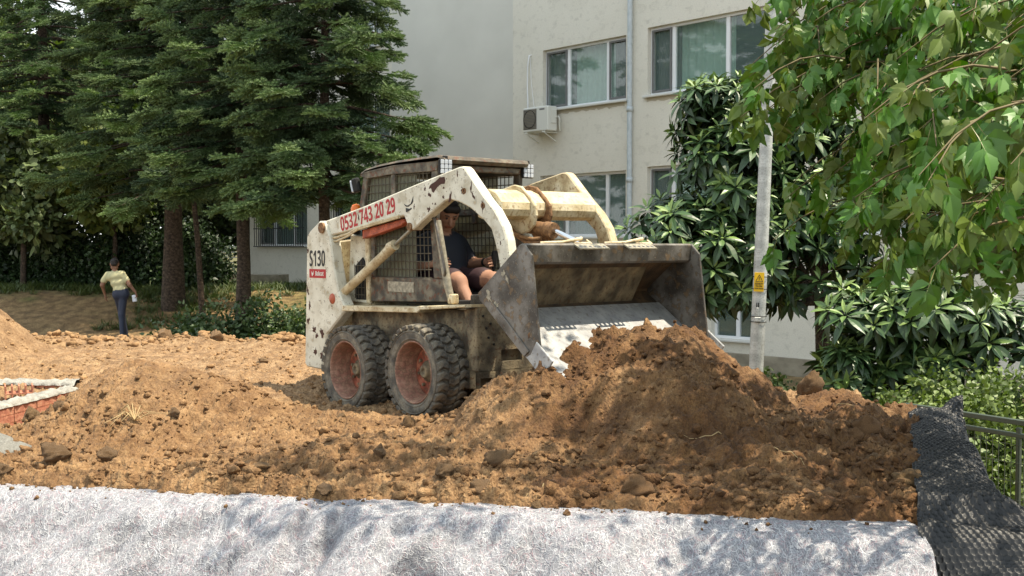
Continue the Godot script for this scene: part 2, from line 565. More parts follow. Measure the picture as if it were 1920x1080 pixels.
func side_edge(d: float) -> float:       # x of the right wall's inner edge
	return 1.86 + (d - 5.10) * 0.338

func mound(x: float, d: float, cx: float, cd: float, rx: float, rf: float, rb: float, h: float, p := 1.25) -> float:
	var a := (x - cx) / rx
	var b := (d - cd) / (rf if d < cd else rb)
	var r := sqrt(a * a + b * b)
	if r >= 1.0: return 0.0
	return h * pow(0.5 + 0.5 * cos(PI * r), p)

func smax(a: float, b: float, k: float) -> float:
	var h := maxf(k - absf(a - b), 0.0) / k
	return maxf(a, b) + h * h * k * 0.25

func back_edge(x: float) -> float:
	if x > 2.6: return 8.9
	if x > -1.5: return lerpf(13.8, 8.9, sstep(-1.5, 2.6, x))
	return 14.0

# broad shape of the heaped earth
func earth_shape(x: float, d: float) -> float:
	var h := 0.0
	h = smax(h, mound(x, d, -2.55, 7.8, 1.7 if x > -2.55 else 1.1, 1.75, 1.2, 0.43), 0.12)
	h = smax(h, mound(x, d, 0.10, 7.0, 0.95, 1.15, 0.75, 0.45), 0.15)
	h = smax(h, mound(x, d, 0.9, 6.9, 1.35, 1.5, 1.3, 0.34), 0.15)
	h = smax(h, mound(x, d, 0.90, 7.45, 0.86 if x > 0.90 else 1.05, 1.15, 0.85, 0.68, 0.30 + 0.12 * nA.get_noise_2d(x * 2.0, d * 2.0)), 0.08)
	h = smax(h, mound(x, d, 1.35, 7.45, 0.75, 1.05, 0.9, 0.50, 0.7), 0.1)
	h = smax(h, mound(x, d, 2.35, 7.9, 1.2, 2.2, 1.4, 0.17), 0.1)
	h = smax(h, mound(x, d, -6.35, 12.2, 1.65, 1.8, 1.6, 0.95), 0.1)
	h -= 0.20 * exp(-(pow((x + 3.85) / 0.6, 2.0) + pow((d - 8.1) / 0.9, 2.0)))   # scraped away along the block wall
	h -= 0.9 * sstep(0.40, 0.0, side_edge(d) - x) * sstep(7.65, 8.15, d)
	# hollow under the rear wheel
	h -= 0.125 * exp(-(pow((x + 1.45) / 0.75, 2.0) + pow((d - 8.8) / 0.65, 2.0)))
	h -= 0.05 * exp(-(pow((x + 0.70) / 0.45, 2.0) + pow((d - 8.2) / 0.4, 2.0)))
	h = lerpf(h, 0.03 * (d - 5.1), sstep(0.45, 0.0, side_edge(d) - x) * sstep(8.3, 7.8, d))
	# berm at the back
	var be := back_edge(x)
	if x < 0.0:
		h += 0.10 * exp(-pow((d - be + 0.45) / 0.4, 2.0)) * (0.6 + 0.9 * nA.get_noise_2d(x * 1.7, 9.0))
	# fall-off behind, and down to the front wall
	h -= 1.25 * sstep(be - 0.1, be + 1.3, d)
	var fe := front_edge(x)
	h *= sstep(fe - 0.1, fe + 0.9, d) * 0.85 + 0.15
	return h

func earth_height(x: float, d: float) -> float:
	var h := earth_shape(x, d)
	var fe := front_edge(x)
	var rough := clampf(1.25 - 0.09 * (d - 5.0), 0.45, 1.2)
	var smooth_ := sstep(-0.1, 0.35, nA.get_noise_2d(x * 0.6 + 40.0, d * 0.6))   # scraped, smoother places
	rough *= lerpf(1.0, 0.55, smooth_)
	h += nA.get_noise_2d(x * 0.9, d * 0.9) * 0.045
	var heap := sstep(-0.2, 0.5, x) * sstep(8.4, 7.9, d) * sstep(5.7, 6.3, d)
	h += heap * (nA.get_noise_2d(x * 2.3 + 11.0, d * 2.3) * 0.09 + absf(nB.get_noise_2d(x * 0.9, d * 0.9 + 21.0)) * 0.06)
	h += nB.get_noise_2d(x, d) * 0.035 * rough
	var wx := x + nB.get_noise_2d(x * 1.5, d * 1.5 + 7.0) * 0.12
	var wd := d + nB.get_noise_2d(x * 1.5 + 31.0, d * 1.5) * 0.12
	var c1 := nCell.get_noise_2d(wx, wd)     # -1 .. at centres
	h += clampf(-c1 - 0.45, 0.0, 0.4) * 0.07 * rough
	var c2 := nCell2.get_noise_2d(wx, wd)
	h += clampf(-c2 - 0.35, 0.0, 0.5) * 0.05 * rough
	h += nC.get_noise_2d(x, d) * 0.012 * rough
	# wheel tracks across the scraped yard
	if d > 8.8 and d < 13.4 and x < 0.2:
		var tr := d + 0.10 * x + nA.get_noise_2d(x * 0.5, 3.0) * 0.3
		h += sin(tr * 7.0) * 0.016 * sstep(8.8, 9.4, d)
		h += sin(x * 42.0 + nA.get_noise_2d(x, d) * 3.0) * 0.006 * maxf(0.0, sin(tr * 7.0))
	var rim := fe + spill(x)
	h -= 0.12 * sstep(rim + 0.10, rim - 0.06, d)
	return h

func earth_tint(x: float, d: float) -> Color:
	# freshly dug, damp soil in the heap; dry dust in the yard
	var damp := 0.0
	damp = maxf(damp, sstep(-0.5, 0.35, x) * sstep(8.6, 8.0, d))
	damp = maxf(damp, 0.5 * sstep(9.0, 7.6, d))
	damp = clampf(damp + 0.7 * nA.get_noise_2d(x * 1.3, d * 1.3) * damp + 0.35 * nB.get_noise_2d(x * 0.8, d * 0.8 + 50.0) * damp, 0.0, 1.15)
	var dry := Color(1.10, 1.07, 1.0)
	var wet := Color(0.52, 0.43, 0.315)
	var c := dry.lerp(wet, damp)
	var v := 1.0 + 0.16 * nB.get_noise_2d(x * 0.4, d * 0.4)
	v += 0.30 * nA.get_noise_2d(x * 0.22, d * 1.9 + 0.2 * x) * sstep(8.6, 9.6, d)    # bands pressed by the wheels
	v *= 1.0 + 0.12 * sstep(8.8, 10.0, d)
	return Color(c.r * v, c.g * v, c.b * v)

func garden_height(x: float, d: float) -> float:
	var left := -0.45
	left = lerpf(-0.42, -0.74, sstep(15.0, 23.5, d)) if x < -6.5 else lerpf(-0.40, -0.55, sstep(15.0, 22.0, d))
	left = lerpf(left, 0.12, sstep(24.5, 29.0, d))
	var right := -1.05
	var h := lerpf(left, right, sstep(-2.0, 2.0, x))
	if d > 45.0: h = lerpf(h, 0.1, sstep(45.0, 90.0, d))
	h += nA.get_noise_2d(x * 0.4, d * 0.4) * 0.07 + nB.get_noise_2d(x * 0.3, d * 0.3) * 0.012
	return h

func build_ground():
	# heaped earth
	var nx := 560
	var ny := 430
	var f := func(i: int, j: int):
		var t := float(j) / (ny - 1)
		var s := float(i) / (nx - 1)
		var d0 := pow(t, 1.45)
		# first guess of x for this row, then the row's own depth
		var dd := 5.9 + 9.6 * d0
		var xl := -0.52 * dd - 0.9
		var xr := minf(side_edge(dd) + 0.06, 4.6)
		if dd > 8.9: xr = lerpf(side_edge(8.9) + 0.06, 3.2, sstep(8.9, 11.0, dd))
		var x := lerpf(xl, xr, s)
		var d := front_edge(x) - 0.10 + (15.4 - front_edge(x)) * d0
		if x > side_edge(d) + 0.06 and d < 8.9: x = side_edge(d) + 0.06
		return Vector3(x, earth_height(x, d), -d)
	var cf := func(p: Vector3): return earth_tint(p.x, -p.z)
	structure("earth_ground", sheet(nx, ny, f, cf), M.dirt)
	# the ground round about, out to the horizon
	var rings := []
	for k in 110:
		rings.append(2.0 + 0.32 * k if k < 90 else 30.5 + pow(k - 89.0, 1.9) * 1.3)
	var g := func(i: int, j: int):
		var d: float = rings[j] + 2.0
		var w := maxf(26.0, d * 1.6)
		var x := lerpf(-w, w, float(i) / 219.0)
		var y := garden_height(x, d)
		if d < 15.0 and x < 4.0 and x > -9.0: y = minf(y, -1.0)
		return Vector3(x, y, -d)
	var gc := func(p: Vector3):
		var d: float = -p.z
		var grass := 0.0
		if p.x < 0.0:
			grass = sstep(28.0, 29.5, d + nA.get_noise_2d(p.x, d) * 3.0)
			grass = maxf(grass, sstep(-6.2, -5.0, p.x) * 0.8)
		else:
			grass = 0.55 + nA.get_noise_2d(p.x, d) * 0.8
		grass = clampf(grass + nB.get_noise_2d(p.x * 0.4, d * 0.4) * 0.4, 0.0, 1.0)
		return Color(0.95, 0.86, 0.74).lerp(Color(0.40, 0.55, 0.24), grass)
	structure("garden_ground", sheet(220, 110, g, gc), M.ground)

func build_felt_and_membrane():
	# grey-white felt over the front wall
	var nx := 520
	var ny := 200
	var f := func(i: int, j: int):
		var x := lerpf(-4.3, 1.92, float(i) / (nx - 1))
		var s := lerpf(-0.35, 1.7, float(j) / (ny - 1))       # along the cloth, downwards
		x = minf(x, 1.845 + 0.02 * sin(s * 4.0) - 0.13 * maxf(s, 0.0))
		var fe := front_edge(x) + 0.035 * nA.get_noise_2d(x * 1.1, 5.0)
		var run := s
		var drop := 0.0
		if s > 0.02:
			var k := minf(s - 0.02, 0.28)
			var ang := 0.78 * k / 0.28
			run = 0.02 + sin(ang) / 0.78 * 0.28
			drop = (1.0 - cos(ang)) / 0.78 * 0.28
			if s > 0.30:
				run += (s - 0.30) * cos(0.78)
				drop += (s - 0.30) * sin(0.78)
		var y := -0.012 - drop + (0.03 * s if s < 0.0 else 0.0)
		var d := fe - run
		var amp := sstep(0.02, 0.35, s)
		var b := nA.get_noise_2d(x * 0.9 + s * 0.4, s * 0.55 + 30.0) * 0.14 * amp
		b += nW.get_noise_2d(x * 1.5 + s * 1.2, s * 0.35) * 0.05 * amp
		b += nB.get_noise_2d(x * 0.9 + s * 0.9, s * 0.5) * 0.030 * amp
		b += maxf(0.0, 0.25 - absf(nA.get_noise_2d(x * 1.6 + s * 1.1 + 80.0, s * 0.5))) * 0.10 * amp
		b += nC.get_noise_2d(x, s) * 0.004
		# pleats and dents seen in the cloth
		for q in [[-1.02, 0.28, 0.05, 0.22, -0.07, 0.25], [-0.88, 0.33, 0.035, 0.2, -0.06, 0.3], [-1.12, 0.42, 0.03, 0.3, 0.035, 0.3], [-0.40, 0.52, 0.13, 0.08, -0.09, 0.1], [-0.30, 0.60, 0.10, 0.04, -0.05, 0.4], [0.55, 0.45, 0.2, 0.2, 0.04, 0.2]]:
			var u: float = (x - q[0] + (s - q[1]) * q[5]) / q[2]
			var w: float = (s - q[1]) / q[3]
			b += q[4] * exp(-u * u - w * w)
		y += b * 0.75
		d -= b * 0.65
		return Vector3(x, y, -d)
	var felt := mesh_node("felt_sheet", sheet(nx, ny, f), M.felt, self)
	tag(felt, "grey white fibrous felt sheet draped over the front edge of the earth", "felt sheet")
	# black dimpled membrane over the right wall
	var mx := 290
	var my := 820
	var A := Vector2(1.86, 5.10)
	var dir := Vector2(0.338, 1.0).normalized()
	var rgt := Vector2(dir.y, -dir.x)
	var pitch := 0.030
	var base := func(u: float, s: float) -> Vector3:
		# u across 0..1, s along: 0 at the far end, 3.3 where it turns down, further down the front
		var along := 2.65 - s
		var fall := maxf(0.0, s - 2.62)
		var width := lerpf(0.34, 0.44, sstep(0.0, 2.6, s)) + 0.95 * sstep(2.55, 2.95, s)
		var ac := u * width
		var y := 0.05 + 0.10 * sstep(2.7, 0.0, s) + 0.055 * sin(clampf(u, 0.0, 1.0) * 2.2) - 0.06 * u * u
		var run := along
		if fall > 0.0:
			var k := minf(fall, 0.3)
			var ang := 0.85 * k / 0.3
			run = 0.03 - sin(ang) / 0.85 * 0.3
			y -= (1.0 - cos(ang)) / 0.85 * 0.3
			if fall > 0.3:
				run -= (fall - 0.3) * cos(0.85)
				y -= (fall - 0.3) * sin(0.85)
		y += 0.045 * exp(-pow((s - 2.46 - 0.10 * u) / 0.07, 2.0)) - 0.05 * exp(-pow((s - 2.63 - 0.12 * u) / 0.09, 2.0))
		y += nA.get_noise_2d(s * 1.3, u * 0.8) * 0.05 + nB.get_noise_2d(s * 0.8, u * 0.6) * 0.02
		y += 0.14 * sstep(0.22, 0.0, s) * sstep(0.5, 1.0, u) - 0.02 * sstep(0.3, 0.0, s)
		y -= 0.10 * sstep(0.86, 1.0, u) * sstep(0.3, 0.7, s) * sstep(2.6, 2.2, s)
		y -= 0.22 * sstep(0.25, 0.0, u) * sstep(2.7, 3.1, s) * 0.3
		var p := A + dir * (run + 0.02 * nA.get_noise_2d(u * 2.0, s)) + rgt * ac
		p += rgt * 0.02 * nB.get_noise_2d(s * 0.5, 1.0)
		return Vector3(p.x, y, -p.y)
	var v := PackedVector3Array()
	var idx := PackedInt32Array()
	for j in my:
		var s := 3.9 * j / (my - 1)
		var width := lerpf(0.34, 0.44, sstep(0.0, 2.6, s)) + 0.95 * sstep(2.55, 2.95, s)
		for i in mx:
			var u := float(i) / (mx - 1)
			u = u * u * 0.35 + u * 0.65 if s > 2.7 else u
			var p: Vector3 = base.call(u, s)
			# dimples in staggered rows
			var au := u * width / pitch
			var as_ := s / (pitch * 0.866)
			var row := roundf(as_)
			var off := 0.5 if int(row) % 2 == 0 else 0.0
			var du := au - off - roundf(au - off)
			var ds := (as_ - row) * 0.866
			var r := sqrt(du * du + ds * ds)
			p.y -= 0.0095 * sstep(0.46, 0.26, r)
			v.append(p)
	for j in my - 1:
		for i in mx - 1:
			var a := j * mx + i
			idx.append_array([a, a + 1, a + mx + 1, a, a + mx + 1, a + mx])
	var mem := mesh_node("dimpled_membrane", array_mesh(v, idx), M.membrane, self)
	tag(mem, "black dimpled plastic membrane folded over the right edge of the earth", "membrane")
	# concrete upstand that carries both sheets
	var st := new_st()
	var w := []
	for q in [[-4.4, 0.0], [1.95, 0.0]]:
		w.append(Vector2(q[0], front_edge(q[0])))
	prism(st, PackedVector2Array([Vector2(w[0].x, -(w[0].y + 0.16)), Vector2(w[0].x, -(w[0].y - 0.0)), Vector2(w[1].x, -(w[1].y - 0.0)), Vector2(w[1].x, -(w[1].y + 0.16))]), 0.13, 1.2, 0.0, Transform3D(Basis(Vector3.RIGHT, PI / 2), Vector3.ZERO))
	var wl := part(self, "retaining_wall", st, M.mortar)
	wl.set_meta("kind", "structure")
	var st2 := new_st()
	var B := A + dir * 2.6
	prism(st2, PackedVector2Array([Vector2(A.x + 0.06, -A.y), Vector2(A.x + 0.34, -A.y + 0.1), Vector2(B.x + 0.28, -B.y + 0.1), Vector2(B.x + 0.06, -B.y)]), 0.13, 1.2, 0.0, Transform3D(Basis(Vector3.RIGHT, PI / 2), Vector3.ZERO))
	var wr := part(self, "retaining_wall", st2, M.mortar)
	wr.set_meta("kind", "structure")
# ---------------------------------------------------------------- building
# wall face with openings in the local xy plane at depth z, reveals going back by r
func wall_with_openings(st: SurfaceTool, s0: float, s1: float, y0: float, y1: float, z: float, holes: Array, r := 0.25):
	var xs := [s0, s1]
	var ys := [y0, y1]
	for h in holes:
		xs.append_array([h[0], h[1]])
		ys.append_array([h[2], h[3]])
	xs.sort()
	ys.sort()
	for i in xs.size() - 1:
		if xs[i + 1] - xs[i] < 0.001: continue
		for j in ys.size() - 1:
			if ys[j + 1] - ys[j] < 0.001: continue
			var cx: float = (xs[i] + xs[i + 1]) * 0.5
			var cy: float = (ys[j] + ys[j + 1]) * 0.5
			var inside := false
			for h in holes:
				if cx > h[0] and cx < h[1] and cy > h[2] and cy < h[3]: inside = true
			if inside: continue
			for zz in [z, z - r]:
				quad(st, Vector3(xs[i], ys[j], zz), Vector3(xs[i], ys[j + 1], zz), Vector3(xs[i + 1], ys[j + 1], zz), Vector3(xs[i + 1], ys[j], zz))
	for h in holes:
		var a := Vector3(h[0], h[2], z)
		var b := Vector3(h[1], h[2], z)
		var c := Vector3(h[1], h[3], z)
		var d := Vector3(h[0], h[3], z)
		var k := Vector3(0, 0, -r)
		quad(st, a, b, b + k, a + k)
		quad(st, b, c, c + k, b + k)
		quad(st, c, d, d + k, c + k)
		quad(st, d, a, a + k, d + k)

func curtain_mesh(w: float, h: float, folds: float, amp: float, lean := 0.0) -> ArrayMesh:
	var f := func(i: int, j: int):
		var u := i / 60.0
		var t := j / 8.0
		var x: float = u * w + lean * t * u
		return Vector3(x, t * h, amp * sin(u * folds * TAU + 0.8 * sin(u * 9.0)) * (1.0 - 0.25 * t))
	return sheet(61, 9, f)

# bays: array of [width share, kind]  kind: "net", "curtain", "dark", "blind"
func window(b: Node3D, s0: float, s1: float, y0: float, y1: float, z: float, bays: Array, bars := false):
	var w := Node3D.new()
	w.name = "window"
	b.add_child(w, true)
	w.position = Vector3(s0, y0, z)
	var W := s1 - s0
	var H := y1 - y0
	var zf := -0.13
	var st := new_st()
	var fw := 0.055
	box(st, Vector3(W / 2, fw / 2, zf), Vector3(W, fw, 0.07), 0.006)
	box(st, Vector3(W / 2, H - fw / 2, zf), Vector3(W, fw, 0.07), 0.006)
	box(st, Vector3(fw / 2, H / 2, zf), Vector3(fw, H - 2 * fw, 0.068), 0.006)
	box(st, Vector3(W - fw / 2, H / 2, zf), Vector3(fw, H - 2 * fw, 0.068), 0.006)
	var x := 0.0
	var panes := []
	for k in bays.size():
		var bw: float = bays[k][0] * W
		if k > 0:
			box(st, Vector3(x, H / 2, zf), Vector3(0.085, H - 2 * fw, 0.066), 0.006)
		panes.append([x + 0.045, x + bw - 0.045, bays[k][1]])
		x += bw
	part(w, "frame", st, M.upvc)
	for p in panes:
		var pw: float = p[1] - p[0]
		if p[2] == "net":      # sliding sash with an insect screen
			var sn := new_st()
			var e := 0.04
			box(sn, Vector3(p[0] + e / 2, H / 2, zf + 0.045), Vector3(e, H - 2 * fw, 0.02), 0.003)
			box(sn, Vector3(p[1] - e / 2, H / 2, zf + 0.045), Vector3(e, H - 2 * fw, 0.02), 0.003)
			box(sn, Vector3((p[0] + p[1]) / 2, fw + e / 2, zf + 0.045), Vector3(pw - 2 * e, e, 0.019), 0.003)
			box(sn, Vector3((p[0] + p[1]) / 2, H - fw - e / 2, zf + 0.045), Vector3(pw - 2 * e, e, 0.019), 0.003)
			part(w, "screen_frame", sn, M.ac_grille)
		var sp := new_st()
		box(sp, Vector3((p[0] + p[1]) / 2, H / 2, zf), Vector3(pw + 0.02, H - 2 * fw + 0.02, 0.006))
		part(w, "pane", sp, M.glass)
		if p[2] == "net" or p[2] == "curtain" or p[2] == "blind":
			var cm := curtain_mesh(pw + 0.1, H, 7.0 if p[2] == "curtain" else 9.0, 0.035)
			var c := mesh_node("curtain", cm, M.curtain if p[2] == "curtain" else (M.curtain_dark if p[2] == "blind" else M.net), w)
			c.position = Vector3(p[0] - 0.05, 0.0, -0.36)
	var ss := new_st()
	box(ss, Vector3(W / 2, -0.025, 0.0), Vector3(W + 0.16, 0.045, 0.16), 0.008)
	part(w, "sill", ss, M.sill)
	var sr := new_st()      # room behind
	var e2 := 0.3
	var q := [Vector3(-e2, -e2, -0.26), Vector3(W + e2, -e2, -0.26), Vector3(W + e2, H + e2, -0.26), Vector3(-e2, H + e2, -0.26)]
	var bk := Vector3(0, 0, -2.6)
	quad(sr, q[0], q[1], q[1] + bk, q[0] + bk)
	quad(sr, q[1], q[2], q[2] + bk, q[1] + bk)
	quad(sr, q[2], q[3], q[3] + bk, q[2] + bk)
	quad(sr, q[3], q[0], q[0] + bk, q[3] + bk)
	quad(sr, q[0] + bk, q[1] + bk, q[2] + bk, q[3] + bk)
	part(w, "room", sr, M.room)
	if bars:
		var sb := new_st()
		box(sb, Vector3(W / 2, -0.02, 0.16), Vector3(W + 0.1, 0.03, 0.03))
		box(sb, Vector3(W / 2, H * 0.45, 0.16), Vector3(W + 0.1, 0.03, 0.03))
		box(sb, Vector3(W / 2, H, 0.16), Vector3(W + 0.1, 0.03, 0.03))
		for k in int(W / 0.14) + 1:
			box(sb, Vector3(0.14 * k, H / 2, 0.16), Vector3(0.018, H, 0.018))
		part(w, "window_grille", sb, M.iron).set_meta("kind", "stuff")
	return w

func build_building():
	var b := thing("apartment_building", "beige rendered apartment block with white framed windows behind the loader", "building", Vector3(1.599, 0, -24.0), deg_to_rad(-48.1))
	var rows := [[-1.37, 1.12, 4.28, 5.60], [1.70, 4.70, 4.30, 5.66], [5.9, 9.0, 4.30, 5.66], [-1.45, 1.12, 1.47, 2.83], [1.70, 4.70, 1.47, 2.87], [5.9, 9.0, 1.47, 2.87]]
	var basem := [3.35, 4.45, -0.50, 0.25]
	var st := new_st()
	wall_with_openings(st, -2.36, 12.0, -1.4, 11.0, 0.0, rows + [basem])
	part(b, "wall", st, M.stucco)
	for i in rows.size():
		var r: Array = rows[i]
		var kinds: Array = [[[0.29, "net"], [0.47, "curtain"], [0.24, "net"]], [[0.20, "net"], [0.44, "curtain"], [0.36, "dark"]], [[0.3, "net"], [0.4, "dark"], [0.3, "net"]]][i % 3]
		if i == 3: kinds = [[0.29, "net"], [0.47, "blind"], [0.24, "blind"]]
		window(b, r[0], r[1], r[2], r[3], 0.0, kinds)
	window(b, basem[0], basem[1], basem[2], basem[3], 0.0, [[0.5, "dark"], [0.5, "dark"]])
	# dirt washed down below the sills, with a ragged edge
	for i in 2:
		var r: Array = rows[i]
		var top := []
		var low := []
		for k in 41:
			var x: float = lerpf(r[0] - 0.02, r[1] - 0.04, k / 40.0)
			top.append(Vector2(x, r[2] - 0.05))
			low.append(Vector2(x, r[2] - 0.10 - 0.07 * absf(nB.get_noise_2d(x * 1.4, i * 9.0)) - 0.035 * absf(nC.get_noise_2d(x, i * 5.0))))
		low.reverse()
		var sst := new_st()
		prism(sst, PackedVector2Array(top + low), 0.0, 0.0025)
		part(b, "sill_stain", sst, M.stain)
	# sides, roof, plinth
	var s2 := new_st()
	quad(s2, Vector3(-2.36, -1.4, 0), Vector3(-2.36, 11, 0), Vector3(-2.36, 11, -9), Vector3(-2.36, -1.4, -9))
	quad(s2, Vector3(12, -1.4, 0), Vector3(12, 11, 0), Vector3(12, 11, -9), Vector3(12, -1.4, -9))
	quad(s2, Vector3(-22, -1.4, -9), Vector3(-22, 11, -9), Vector3(12, 11, -9), Vector3(12, -1.4, -9))
	part(b, "side_wall", s2, M.stucco)
	var s3 := new_st()
	box(s3, Vector3(4.82, 11.1, -4.4), Vector3(14.6, 0.2, 9.4), 0.02)
	part(b, "roof", s3, M.step)
	var s4 := new_st()
	box(s4, Vector3(4.85, -1.0, 0.02), Vector3(14.3, 0.5, 0.07), 0.01)
	part(b, "plinth", s4, M.step)
	# blank stair wall, set back
	var s5 := new_st()
	wall_with_openings(s5, -8.45, -2.37, -1.4, 11.0, -1.0, [])
	quad(s5, Vector3(-8.45, -1.4, -1.0), Vector3(-8.45, 11, -1.0), Vector3(-8.45, 11, -1.75), Vector3(-8.45, -1.4, -1.75))
	part(b, "stair_wall", s5, M.stucco_grey)
	var s5b := new_st()
	box(s5b, Vector3(-5.41, 11.1, -4.9), Vector3(5.84, 0.2, 8.2), 0.02)
	part(b, "roof", s5b, M.step)
	# left wing, further back
	var lw := [[-17.2, -14.1, 1.28, 2.55], [-12.6, -9.6, 1.28, 2.55], [-17.2, -14.1, 4.3, 5.6], [-12.6, -9.6, 4.3, 5.6], [-12.6, -9.6, 7.1, 8.5], [-17.2, -14.1, 7.1, 8.5]]
	var s6 := new_st()
	wall_with_openings(s6, -17.8, -8.46, -1.4, 11.0, -1.75, lw)
	quad(s6, Vector3(-17.8, -1.4, -1.75), Vector3(-17.8, 11, -1.75), Vector3(-17.8, 11, -9), Vector3(-17.8, -1.4, -9))
	part(b, "wing_wall", s6, M.stucco)
	for i in lw.size():
		window(b, lw[i][0], lw[i][1], lw[i][2], lw[i][3], -1.75, [[0.3, "net"], [0.4, "blind"], [0.3, "net"]], i < 2)
	var s7 := new_st()
	box(s7, Vector3(-13.2, 11.1, -5.2), Vector3(9.7, 0.2, 7.4), 0.02)
	part(b, "roof", s7, M.step)
	# downpipe
	var dp := thing("downpipe", "pale grey downpipe running down the facade between two windows", "pipe", b.transform * Vector3(1.30, -1.0, 0.0), b.rotation.y)
	var sp := new_st()
	tube(sp, [Vector3(0, 0, 0.09), Vector3(0, 12.0, 0.09)], 0.052, 14)
	part(dp, "pipe", sp, M.pipe)
	for y in [1.15, 2.0, 3.62, 5.06, 7.6]:
		var sc := new_st()
		lathe(sc, [Vector2(0.052, -0.05), Vector2(0.064, -0.05), Vector2(0.064, 0.05), Vector2(0.052, 0.05)], 14, Transform3D(Basis(Vector3.RIGHT, PI / 2), Vector3(0, y, 0.09)))
		box(sc, Vector3(0, y, 0.03), Vector3(0.03, 0.03, 0.07))
		part(dp, "pipe_clamp", sc, M.pipe)
	# air conditioner
	var ac := thing("air_conditioner", "white air conditioner unit bracketed to the wall below a window", "air conditioner", b.transform * Vector3(-1.60, 3.76, 0.0), b.rotation.y)
	var sa := new_st()
	box(sa, Vector3(0.40, 0.28, 0.25), Vector3(0.80, 0.54, 0.29), 0.02)
	part(ac, "casing", sa, M.ac)
	var sg := new_st()
	box(sg, Vector3(0.24, 0.29, 0.398), Vector3(0.42, 0.44, 0.008), 0.003)
	part(ac, "grille_panel", sg, M.ac_grille)
	for k in 13:
		var sl := new_st()
		box(sl, Vector3(0.24, 0.095 + k * 0.033, 0.408), Vector3(0.41, 0.010, 0.012))
		part(ac, "grille_slat", sl, M.step)
	var fan := new_st()
	lathe(fan, [Vector2(0.19, 0.0), Vector2(0.20, 0.010), Vector2(0.185, 0.010), Vector2(0.18, 0.0)], 28, Transform3D(Basis.IDENTITY, Vector3(0.24, 0.29, 0.405)))
	part(ac, "fan_ring", fan, M.dark)
	var nm := new_st()
	box(nm, Vector3(0.62, 0.485, 0.3955), Vector3(0.16, 0.035, 0.003))
	part(ac, "nameplate", nm, M.ac_grille)
	var cv := new_st()
	box(cv, Vector3(0.808, 0.33, 0.22), Vector3(0.02, 0.3, 0.16), 0.006)
	part(ac, "valve_cover", cv, M.ac)
	var pp := new_st()
	tube(pp, [Vector3(0.81, 0.3, 0.16), Vector3(0.87, 0.33, 0.14), Vector3(0.89, 0.26, 0.12), Vector3(0.86, 0.16, 0.10), Vector3(0.84, 0.02, 0.06)], 0.016, 8)
	part(ac, "refrigerant_pipe", pp, M.ac)
	for x in [0.12, 0.68]:
		var br := new_st()
		box(br, Vector3(x, -0.01, 0.22), Vector3(0.035, 0.03, 0.44), 0.004)
		tube(br, [Vector3(x, -0.02, 0.40), Vector3(x, -0.2, 0.02)], 0.012, 6)
		part(ac, "bracket", br, M.ac)
	var ch := thing("cable_hose", "thin white hose hanging down the wall to the air conditioner", "hose", b.transform * Vector3(-1.78, 4.3, 0.0), b.rotation.y)
	var sh := new_st()
	tube(sh, [Vector3(0.03, 1.25, -0.02), Vector3(0.02, 1.23, 0.05), Vector3(-0.03, 1.0, 0.05), Vector3(-0.04, 0.55, 0.05), Vector3(-0.01, 0.1, 0.06), Vector3(-0.03, -0.3, 0.05), Vector3(0.02, -0.5, 0.12)], 0.017, 8)
	part(ch, "hose", sh, M.upvc)
	var sc2 := new_st()
	tube(sc2, [Vector3(0.03, 1.2, 0.03), Vector3(0.08, 0.6, 0.04), Vector3(0.2, 0.02, 0.06)], 0.006, 6)
	part(ch, "cable", sc2, M.upvc)
# ---------------------------------------------------------------- skid-steer loader: local x forward, y up, z towards the viewer's side
func mirror_prism(root: Node, called: String, poly: Array, z0: float, z1: float, b: float, m: Material):
	for s in [1.0, -1.0]:
		var st := new_st()
		prism(st, pv(poly), minf(z0 * s, z1 * s), maxf(z0 * s, z1 * s), b)
		part(root, called, st, m)

func sheet_poly(path: Array, th: float) -> PackedVector2Array:
	var p := pv(path)
	var q := PackedVector2Array()
	for i in p.size():
		var e: Vector2
		if i == 0: e = (p[1] - p[0]).normalized()
		elif i == p.size() - 1: e = (p[i] - p[i - 1]).normalized()
		else: e = ((p[i + 1] - p[i]).normalized() + (p[i] - p[i - 1]).normalized()).normalized()
		q.append(p[i] + Vector2(-e.y, e.x) * th)
	q.reverse()
	var o := p.duplicate()
	o.append_array(q)
	return o

